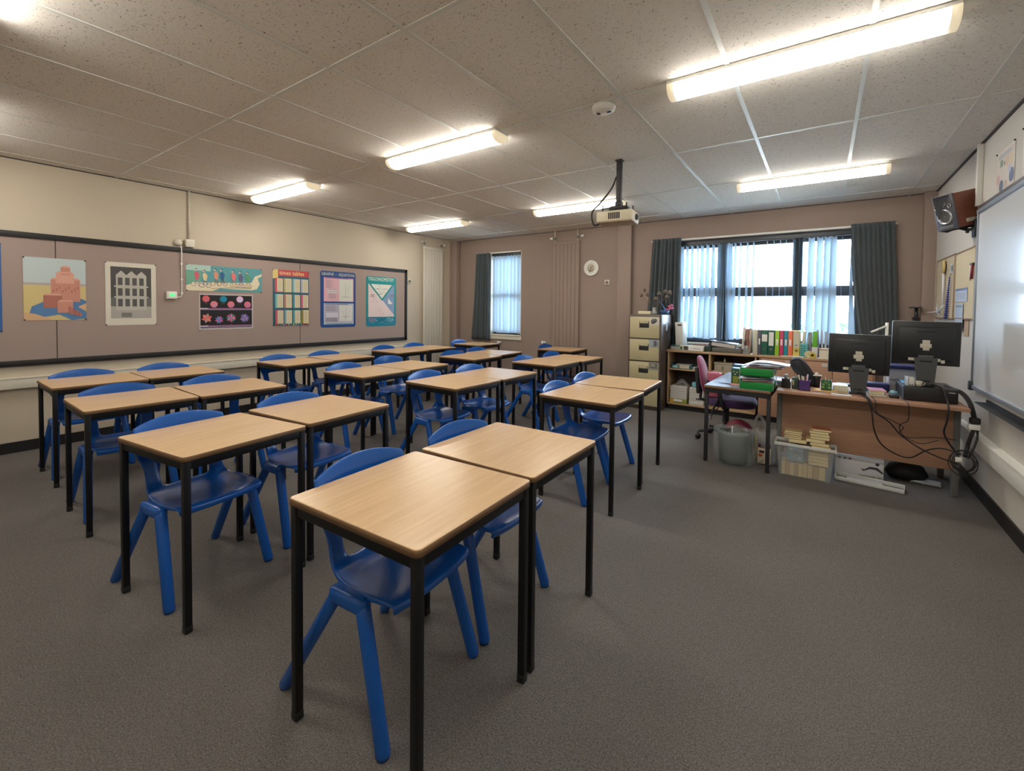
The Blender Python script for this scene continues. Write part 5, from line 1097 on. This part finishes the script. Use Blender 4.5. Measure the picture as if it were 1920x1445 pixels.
books('', 0.370, 4.68, DZ, [(.11, .17, .014, (60, 130, 190), .05, 'blue book at the bottom of the pile between the monitors'), (.10, .15, .022, (176, 190, 176), -.04, 'grey-green thick book in the pile between the monitors'), (.105, .16, .010, (196, 130, 170), .1, 'pinkish book on the pile between the monitors')], 'books piled between the monitors')
sbox('wallet', 'small dark brown wallet on the desk left of the computer', 'wallet', .445, .505, 4.58, 4.66, DZ, DZ + .022, plain(46, 38, 36, 0.5), 0.004)
b = MB(); b.lathe((0.49, 4.80, DZ + 0.004), [(0.03, 0), (0.034, 0.008), (0.02, 0.024), (0.001, 0.028)], plain(110, 150, 160, 0.3), 16, 'Z', 1.0, 1.5); b.build('computer_mouse', label='teal grey computer mouse beside the computer', cat='mouse')
t = thing('keyboard', 'black keyboard lying behind the left monitor', 'keyboard', (0.30, 5.08, DZ))
b = MB(); b.box(-0.19, 0.15, -0.06, 0.06, 0, 0.014, M_dark, 0.004); b.build('base', t)
b = MB()
for i in range(13):
    for j in range(4): b.box(-0.18 + i * 0.0245, -0.16 + i * 0.0245, -0.05 + j * 0.026, -0.029 + j * 0.026, 0.014, 0.018, M_cable, 0.0)
b.build('keys', t)
sbox('navy_case', 'dark navy case behind the left monitor on the desk', 'case', .30, .47, 4.86, 4.98, DZ, DZ + .07, plain(40, 50, 110, 0.5), 0.01)

# cables hanging from the desk
def cable(lab, pts, r=0.004, m=None): b = MB(); b.tube(spline(pts, 6), r, m or M_cable, 7); return b.build('cable', label=lab, cat='cable')
yc = 4.385
cable('black cable looping low across the desk front from the left monitor', [(0.25, 4.60, DZ + .02), (0.28, 4.45, DZ + .008), (0.30, yc + .01, DZ - .005), (0.325, yc, 0.62), (0.345, yc + .02, 0.48), (0.40, yc + .1, 0.36), (0.50, yc + .16, 0.285), (0.58, yc + .16, 0.28), (0.66, yc + .12, 0.36), (0.74, yc + .08, 0.40), (0.83, yc + .04, 0.385)], 0.005)
cable('black cable sagging diagonally across the desk panel', [(0.27, 4.58, DZ + .02), (0.30, 4.44, DZ + .008), (0.315, yc + .01, DZ - .015), (0.34, yc, 0.63), (0.43, yc + .03, 0.56), (0.50, yc + .05, 0.47), (0.60, yc + .08, 0.39), (0.70, yc + .08, 0.34), (0.82, yc + .04, 0.31)], 0.005)
cable('thin cable crossing the desk panel towards the wall sockets', [(0.33, 4.50, DZ + .006), (0.345, yc + .005, DZ - .01), (0.36, yc + .01, 0.62), (0.45, yc + .05, 0.57), (0.52, yc + .08, 0.52), (0.50, yc + .1, 0.47), (0.56, yc + .12, 0.44), (0.70, yc + .1, 0.47), (0.81, yc + .06, 0.48)], 0.003)
cable('thin cable hanging below the computer in an s-shape', [(0.52, 4.50, DZ + .006), (0.535, yc + .005, DZ - .005), (0.54, yc + .01, 0.64), (0.54, yc + .05, 0.58), (0.50, yc + .07, 0.54), (0.50, yc + .08, 0.50), (0.53, yc + .1, 0.45), (0.62, yc + .1, 0.41), (0.72, yc + .1, 0.45)], 0.003)
cable('black cable dropping over the desk edge below the right monitor', [(0.69, 4.60, DZ + .13), (0.735, 4.525, DZ + .115), (0.75, 4.49, DZ + .06), (0.75, yc, DZ + .0), (0.745, yc, 0.62), (0.735, yc + .02, 0.53), (0.77, yc + .05, 0.45), (0.82, yc + .06, 0.37)], 0.006)
for k in range(3): cable(['outermost', 'middle', 'innermost'][k] + ' of the three black leads arching from the computer to the wall', [(0.80 - .012 * k, 4.70, DZ + .11 + .005 * k), (0.86 - .012 * k, 4.60, DZ + .09), (0.90 - .01 * k, 4.55, DZ + .02), (0.92 - .008 * k, 4.52, 0.62), (0.925, 4.50, 0.52), (0.90, 4.47, 0.42), (0.87, 4.44, 0.36)], 0.006)
t = thing('plug_adapter', 'white plug adapter cluster hanging at the desk corner', 'plug adapter', (0.905, 4.50, 0.0))
b = MB(); b.box(-0.03, 0.03, -0.025, 0.025, 0.56, 0.60, M_white, 0.006); b.build('adapter', t); b = MB(); b.box(-0.025, 0.03, -0.028, 0.022, 0.602, 0.645, M_cable, 0.008); b.tube(spline([(0, 0, 0.56), (-0.02, 0, 0.48), (-0.03, 0, 0.42), (-0.045, -0.03, 0.36)], 5), 0.012, M_cable, 8); b.build('plug', t)
t = thing('cable_coil', 'coil of black cable hanging beside the desk leg', 'cable', (0.845, 4.42, 0.33))
b = MB(); rn = random.Random(12)
for k in range(4):
    r_ = 0.05 + 0.009 * k; z_ = rn.uniform(-.02, .02)
    b.tube([(r_ * math.cos(a), rn.uniform(-.004, .004) + 0.008 * k, z_ + r_ * 1.15 * math.sin(a)) for a in [2 * PI * i / 24 for i in range(25)]], 0.003, M_cable, 6)
b.build('loops', t); b = MB(); b.box(-0.045, -0.01, -0.012, 0.0, -0.0, 0.035, M_white, 0.004); b.build('tag', t)

# ------------------------------------------------------------------ under the desk
t = thing('plastic_tub', 'clear plastic tub packed with books in front of the desk panel', 'tub', (-0.100, 4.49, 0))
b = MB(); wt, wb, dt, db, ht = 0.205, 0.178, 0.085, 0.075, 0.275
def wall(b, a0, a1, c0, c1, m): b.grid([[a0, a1], [c0, c1]], m, False)
q = lambda sx, sy, top: Vector((sx * (wt if top else wb), sy * (dt if top else db), ht if top else 0.003))
for (s0, s1) in (((-1, -1), (1, -1)), ((1, -1), (1, 1)), ((1, 1), (-1, 1)), ((-1, 1), (-1, -1))): wall(b, q(*s0, False), q(*s1, False), q(*s0, True), q(*s1, True), M_tub)
b.grid([[q(-1, -1, False), q(1, -1, False)], [q(-1, 1, False), q(1, 1, False)]], M_tub, False)
b.build('body', t, fixn=False)
b = MB(); RM = plain(206, 208, 204, 0.35)
b.box(-wt - .012, wt + .012, -dt - .012, -dt + .001, ht - .022, ht + .004, RM, 0.003); b.box(-wt - .012, wt + .012, dt - .001, dt + .012, ht - .022, ht + .004, RM, 0.003); b.box(-wt - .012, -wt + .001, -dt, dt, ht - .022, ht + .004, RM, 0.003); b.box(wt - .001, wt + .012, -dt, dt, ht - .022, ht + .004, RM, 0.003); b.build('rim', t)
k = 0; x = -0.262
PG = [(206, 184, 140), (214, 194, 150), (190, 164, 120), (210, 188, 146)]
names = ['first', 'second', 'third', 'fourth', 'fifth', 'sixth', 'seventh', 'eighth', 'ninth', 'tenth']
def pbook(loc, w_, d_, h_, c, lab, group, rz=0):
    t = thing('book', lab, 'book', loc, rz, group)
    b = MB(); cm = plain(*c, 0.5)
    b.box(-w_ / 2, -w_ / 2 + .0015, -d_ / 2, d_ / 2, 0, h_, cm); b.box(w_ / 2 - .0015, w_ / 2, -d_ / 2, d_ / 2, 0, h_, cm); b.build('cover', t)
    b = MB(); b.box(-w_ / 2 + .0016, w_ / 2 - .0016, -d_ / 2 + .001, d_ / 2 - .001, 0.001, h_ - .001, plain(*PG[len(lab) % 4], 0.8)); b.build('pages', t)
for i in range(9):
    w_ = [.028, .032, .03, .026, .034, .03, .036, .04, .045][i]; x0 = x + w_ / 2; x += w_ + 0.0008
    pbook((x0, 4.49, 0.006), w_, 0.13, 0.105 + 0.004 * (i % 2), (170, 150, 120), names[i] + ' upright book from the left in the clear tub', 'books standing in the clear tub')
sbox('blue_book', 'pale blue book with round pictures lying inside the clear tub', 'book', -.225, -.105, 4.445, 4.53, .120, .255, plain(150, 176, 190, 0.5), 0.002, extra=lambda b: [b.lathe((xx, -0.043, zz), [(0.012, 0), (0.012, -0.001), (0.001, -0.001)], plain(196, 196, 180, 0.5), 10, 'Y') for xx, zz in ((-.03, .1), (.0, .06), (.03, .09), (.03, .03))])
def flat(loc, w_, d_, h_, c, lab, group, rz=0):
    t = thing('book', lab, 'book', loc, rz, group)
    b = MB(); cm = plain(*c, 0.5); b.box(-w_ / 2, w_ / 2, -d_ / 2, d_ / 2, 0, .0015, cm); b.box(-w_ / 2, w_ / 2, -d_ / 2, d_ / 2, h_ - .0015, h_, cm); b.build('cover', t)
    b = MB(); b.box(-w_ / 2 + .001, w_ / 2 - .001, -d_ / 2 + .001, d_ / 2 - .001, 0.0016, h_ - .0016, plain(222, 206, 158, 0.8)); b.build('pages', t)
for i in range(5): flat((-0.005, 4.49, 0.121 + i * 0.027), 0.135, 0.12, 0.026, (190, 170, 130), names[i] + ' book up of the flat pile inside the tub', 'books lying flat in the clear tub', 0.02 * (-1) ** i)
sg = [('lowest', 0.030), ('second lowest', 0.014), ('middle', 0.013), ('second highest', 0.015), ('topmost', 0.014)]; z = 0.258
for i, (nm, h_) in enumerate(sg): flat((-0.165 + (0.01 if i == 0 else -0.02), 4.49, z + 0.027), 0.125, 0.12, h_, (176, 150, 110), nm + ' book of the short pile rising above the tub', 'books piled above the clear tub, left pile', 0.05 * (-1) ** i); z += h_ + .002
z = 0.258; nm7 = ['lowest', 'second', 'third', 'fourth', 'fifth', 'sixth', 'topmost']
for i in range(7):
    h_ = [.026, .024, .028, .022, .022, .020, .018][i]; flat((-0.01 + [.02, .012, -.02, .012, .01, .006, .02][i], 4.49, z + .001), 0.130, 0.12, h_, (150, 84, 56) if i == 6 else (176, 150, 110), nm7[i] + ' book of the tall pile rising above the tub', 'books piled above the clear tub, right pile', [.02, .0, .07, -.03, .02, -.02, .05][i]); z += h_ + .001
# paper box
t = thing('paper_box', 'white copier paper carton under the desk printed A4', 'carton', (0.275, 4.76, 0))
b = MB(); b.box(-0.16, 0.16, -0.08, 0.14, 0.001, 0.185, plain(206, 206, 206, 0.6), 0.002); b.box(-0.16, 0.16, -0.0815, -0.079, 0.15, 0.17, plain(170, 170, 174, 0.6)); b.build('carton', t)
TT2 = lambda x, z, y=-0.0822: Matrix(((1, 0, 0, x), (0, 0, -1, y), (0, 1, 0, z), (0, 0, 0, 1)))
b = MB(); b.text('WHITE PAPER', 0.018, TT2(0.055, 0.035), M_dark, ext=0.0003); b.text('A4', 0.024, TT2(0.135, 0.037), M_dark, ext=0.0003); b.build('lettering', t)
b = MB(); NV = plain(60, 58, 76, 0.5); b.prism([(0.01, -0.0818, 0.095), (0.03, -0.0818, 0.075), (0.07, -0.0818, 0.10), (0.11, -0.0818, 0.10), (0.155, -0.0818, 0.07), (0.155, -0.0818, 0.085), (0.12, -0.0818, 0.118), (0.07, -0.0818, 0.118), (0.035, -0.0818, 0.09)], (0, -0.0006, 0), NV); b.lathe((0.118, -0.0818, 0.145), [(0.013, 0), (0.013, -0.0006), (0.001, -0.0006)], NV, 14, 'Y')
for k in range(3): b.lathe((-0.13 + 0.035 * k, -0.0818, 0.162), [(0.010, 0), (0.010, -0.0006), (0.001, -0.0006)], M_gry, 12, 'Y')
b.build('leaping_figure_mark', t)
t = thing('box_lid', 'clear plastic tub lid with papers lying before the paper carton', 'lid', (0.335, 4.585, 0), -0.13)
b = MB(); b.box(-0.22, 0.22, -0.07, 0.07, 0.002, 0.008, M_tub, 0.001)
for x0, x1, y0_, y1_ in ((-.22, .22, -.07, -.064), (-.22, .22, .064, .07), (-.22, -.214, -.07, .07), (.214, .22, -.07, .07)): b.box(x0, x1, y0_, y1_, 0.002, 0.035, RM, 0.002)
b.build('lid', t)
papers('paper_stack', 'printed sheets lying in the clear tub lid', .20, .42, 4.545, 4.62, 0.012, 4, None, 0.004)
b = MB(); b.lathe((0.60, 4.93, 0.0), [(0.10, 0.002), (0.13, 0.05), (0.10, 0.12), (0.04, 0.16), (0.001, 0.165)], plain(26, 26, 30, 0.6), 20, 'Z', 1.1, 0.7); b.build('black_bag', label='slumped black bag on the floor under the desk', cat='bag')
b = MB(); b.box(-0.11, 0.11, -0.05, 0.05, 0.002, 0.02, plain(200, 206, 216, 0.5), 0.004); b.build('paper_pad', label='white pad on a dark plate under the right desk end', cat='pad', loc=(0.70, 4.90, 0), rz=-0.12)

# bin with clear liner
t = thing('waste_bin', 'round mesh waste bin wrapped in a clear bin liner', 'bin', (-0.645, 4.50, 0))
b = MB(); b.lathe((0, 0, 0), [(0.115, 0.012), (0.118, 0.014), (0.135, 0.28), (0.13, 0.28), (0.112, 0.02), (0.001, 0.016)], mat('bin_grey', (62, 70, 68), 0.6), 28); b.build('bin', t)
b = MB(); rn = random.Random(21); P = []
for j, (r_, z_) in enumerate([(0.10, 0.004), (0.145, 0.008), (0.155, 0.05), (0.158, 0.12), (0.158, 0.19), (0.158, 0.27), (0.160, 0.305), (0.15, 0.312), (0.13, 0.285), (0.115, 0.20)]):
    row = []
    for i in range(49):
        a = 2 * PI * i / 48; wob = 1 + 0.035 * math.sin(a * 7 + j * 0.7) + 0.02 * math.sin(a * 17 + j * 1.9) ; row.append(Vector((r_ * wob * math.cos(a) * (1.05 + 0.10 * (a > 5.2) * (j < 4)), r_ * wob * math.sin(a), z_ + 0.006 * math.sin(a * 5 + j) * (j > 4))))
    row[-1] = row[0].copy(); P.append(row)
b.grid(P, M_poly); b.build('bin_liner', t, fixn=False)
b = MB(); b.tube([(-0.02, 0.03, 0.2), (-0.015, 0.0, 0.33)], 0.006, M_white, 6); b.build('drinking_straw', t)
# carrier bags etc between bin and tub
t = thing('carrier_bag', 'translucent carrier bag with looped handles beside the bin', 'carrier bag', (-0.40, 4.66, 0))
b = MB(); P = []
for j, (w_, d_, z_) in enumerate([(0.09, 0.06, 0.004), (0.115, 0.075, 0.012), (0.105, 0.07, 0.10), (0.115, 0.075, 0.20), (0.112, 0.06, 0.27), (0.10, 0.035, 0.31), (0.085, 0.012, 0.325)]):
    row = [Vector((w_ * (1 + 0.04 * math.sin(a * 9 + j * 1.7)) * math.cos(a), d_ * (1 + 0.14 * math.sin(a * 7 + j * 2.3)) * math.sin(a), z_ + 0.008 * math.sin(a * 7 + j))) for a in [2 * PI * i / 32 for i in range(33)]]; row[-1] = row[0].copy(); P.append(row)
b.grid(P, M_bag); b.build('bag', t, fixn=False)
b = MB(); b.tube(spline([(-0.09, 0, 0.30), (-0.085, 0, 0.39), (-0.06, 0, 0.43), (-0.03, 0, 0.39), (0.01, 0, 0.31)], 5), [0.014] * 21, M_bag, 8); b.build('handle', t)
sbox('carton', 'cream patterned carton inside the carrier bag', 'carton', -.46, -.355, 4.585, 4.66, .008, .15, plain(206, 190, 166, 0.6), 0.003, extra=lambda b: (b.box(-0.04, 0.0, -0.0395, -0.036, 0.10, 0.12, M_dark), b.lathe((-0.03, -0.0385, 0.08), [(0.018, 0), (0.018, -0.001), (0.001, -0.001)], plain(196, 100, 70, 0.5), 10, 'Y')))
sbox('magazine', 'maroon glossy magazine on the carton in the carrier bag', 'magazine', -.46, -.36, 4.59, 4.67, .152, .185, plain(96, 56, 66, 0.4), 0.004)
sbox('yellow_book', 'narrow yellow book standing between the bin and carrier bag', 'book', -.492, -.478, 4.66, 4.74, 0, .23, plain(206, 180, 60, 0.5), 0.002)
b = MB(); b.lathe((-0.66, 4.90, 0.0), [(0.13, 0.003), (0.16, 0.08), (0.15, 0.20), (0.10, 0.28), (0.03, 0.31), (0.001, 0.312)], plain(120, 30, 52, 0.55), 24, 'Z', 0.95, 0.6); b.build('red_bag', label='crimson bag slumped behind the waste bin', cat='bag')

# ------------------------------------------------------------------ office chair
t = thing('office_chair', 'maroon upholstered office swivel chair behind the side table', 'office chair', (-0.84, 5.22, 0), 0.08)
MR = mat('maroon_fabric', (132, 52, 86), 0.9, noise=0.06, nscale=200, sheen=0.3); PR = mat('purple_fabric', (74, 44, 92), 0.9, noise=0.06, nscale=200, sheen=0.3)
b = MB(); rings = []
for z_, w_, d_, y_ in [(0.435, 0.20, 0.20, 0), (0.445, 0.235, 0.235, 0), (0.475, 0.245, 0.245, 0), (0.505, 0.235, 0.235, 0), (0.52, 0.20, 0.20, 0)]:
    rings.append([Vector((0.06 + d_ * math.copysign(abs(math.cos(a)) ** 0.6, math.cos(a)), w_ * math.copysign(abs(math.sin(a)) ** 0.6, math.sin(a)), z_ - 0.05)) for a in [2 * PI * k / 32 for k in range(32)]])
b.loft(rings, PR); b.build('seat', t, label='purple seat cushion')
b = MB(); rings = []
for z_, w_, th_, x_ in [(0.50, 0.10, 0.02, -0.185), (0.53, 0.17, 0.035, -0.19), (0.60, 0.215, 0.04, -0.205), (0.70, 0.21, 0.04, -0.22), (0.79, 0.185, 0.036, -0.24), (0.85, 0.145, 0.03, -0.258), (0.885, 0.09, 0.02, -0.268), (0.893, 0.04, 0.008, -0.27)]:
    rings.append([Vector((x_ + th_ * math.cos(a), w_ * math.sin(a), z_)) for a in [2 * PI * k / 28 for k in range(28)]])
b.loft(rings, MR); b.build('backrest', t, label='maroon backrest')
b = MB(); b.box(-0.27, -0.235, -0.17, 0.17, 0.52, 0.80, M_dark, 0.012, Matrix.Rotation(-0.08, 4, 'Y') @ Matrix.Translation((0.04, 0, 0))); b.build('back_shell', t)
b = MB(); b.tube([(-0.24, 0, 0.60), (-0.25, 0, 0.42), (-0.05, 0, 0.37)], 0.018, M_dark, 8); b.build('back_bracket', t)
b = MB(); b.lathe((0, 0, 0), [(0.028, 0.10), (0.028, 0.25), (0.02, 0.25), (0.02, 0.37), (0.08, 0.375), (0.08, 0.39)], M_dark, 16); b.build('gas_stem', t)
b = MB()
for k in range(5):
    a = 2 * PI * k / 5 + 3.5; b.tube([(0.02 * math.cos(a), 0.02 * math.sin(a), 0.115), (0.26 * math.cos(a), 0.26 * math.sin(a), 0.085)], [0.024, 0.014], M_dark, 8)
b.lathe((0, 0, 0), [(0.04, 0.09), (0.045, 0.13), (0.03, 0.14)], M_dark, 16); b.build('star_base', t)
for k in range(5):
    a = 2 * PI * k / 5 + 3.5; c = (0.27 * math.cos(a), 0.27 * math.sin(a), 0.028)
    b = MB(); b.lathe(c, [(0.001, -0.022), (0.027, -0.02), (0.027, -0.006), (0.012, -0.004), (0.012, 0.004), (0.027, 0.006), (0.027, 0.02), (0.001, 0.022)], M_cable, 16, 'Y'); b.tube([(c[0], c[1], 0.03), (c[0], c[1], 0.085)], 0.008, M_dark, 6); b.build('castor', t)
for sy in (-1, 1):
    b = MB(); b.tube(spline([(0.02, sy * 0.20, 0.385), (0.0, sy * 0.262, 0.40), (-0.03, sy * 0.265, 0.55), (-0.02, sy * 0.262, 0.625)], 5), 0.015, M_dark, 8); b.box(-0.13, 0.10, sy * 0.262 - 0.03, sy * 0.262 + 0.03, 0.620, 0.645, M_dark, 0.01); b.build('armrest', t)
b = MB(); b.tube([(-0.05, -0.05, 0.37), (-0.12, -0.22, 0.28)], 0.006, M_dark, 6); b.lathe((-0.12, -0.23, 0.27), [(0.001, -0.015), (0.014, -0.006), (0.014, 0.008), (0.001, 0.016)], M_metal, 10); b.build('lever', t)
b = MB(); b.tube([(0.03, -0.05, 0.37), (0.0, -0.24, 0.24)], 0.006, M_dark, 6); b.lathe((0.0, -0.25, 0.235), [(0.001, -0.015), (0.014, -0.006), (0.014, 0.008), (0.001, 0.016)], M_metal, 10); b.build('lever', t)
t = thing('tote_bag', 'pink bag standing on the office chair seat', 'bag', (-0.93, 5.10, 0.475), 0.1)
b = MB(); PK = plain(196, 104, 128, 0.6); b.box(-0.07, 0.07, -0.045, 0.03, 0.0, 0.26, PK, 0.015); b.build('body', t); b = MB(); b.tube(spline([(-0.04, -0.045, 0.2), (-0.035, -0.05, 0.27), (0.035, -0.05, 0.27), (0.04, -0.045, 0.2)], 4), 0.005, plain(214, 150, 160, 0.6), 6); b.build('strap', t)
b = MB(); b.tube(spline([(-0.98, 4.99, 0.66), (-0.90, 4.97, 0.60), (-0.86, 4.97, 0.50), (-0.90, 4.97, 0.40), (-0.93, 4.96, 0.32)], 6), 0.012, M_dark, 8); b.build('bag_strap', label='black strap hanging beside the office chair seat', cat='strap')
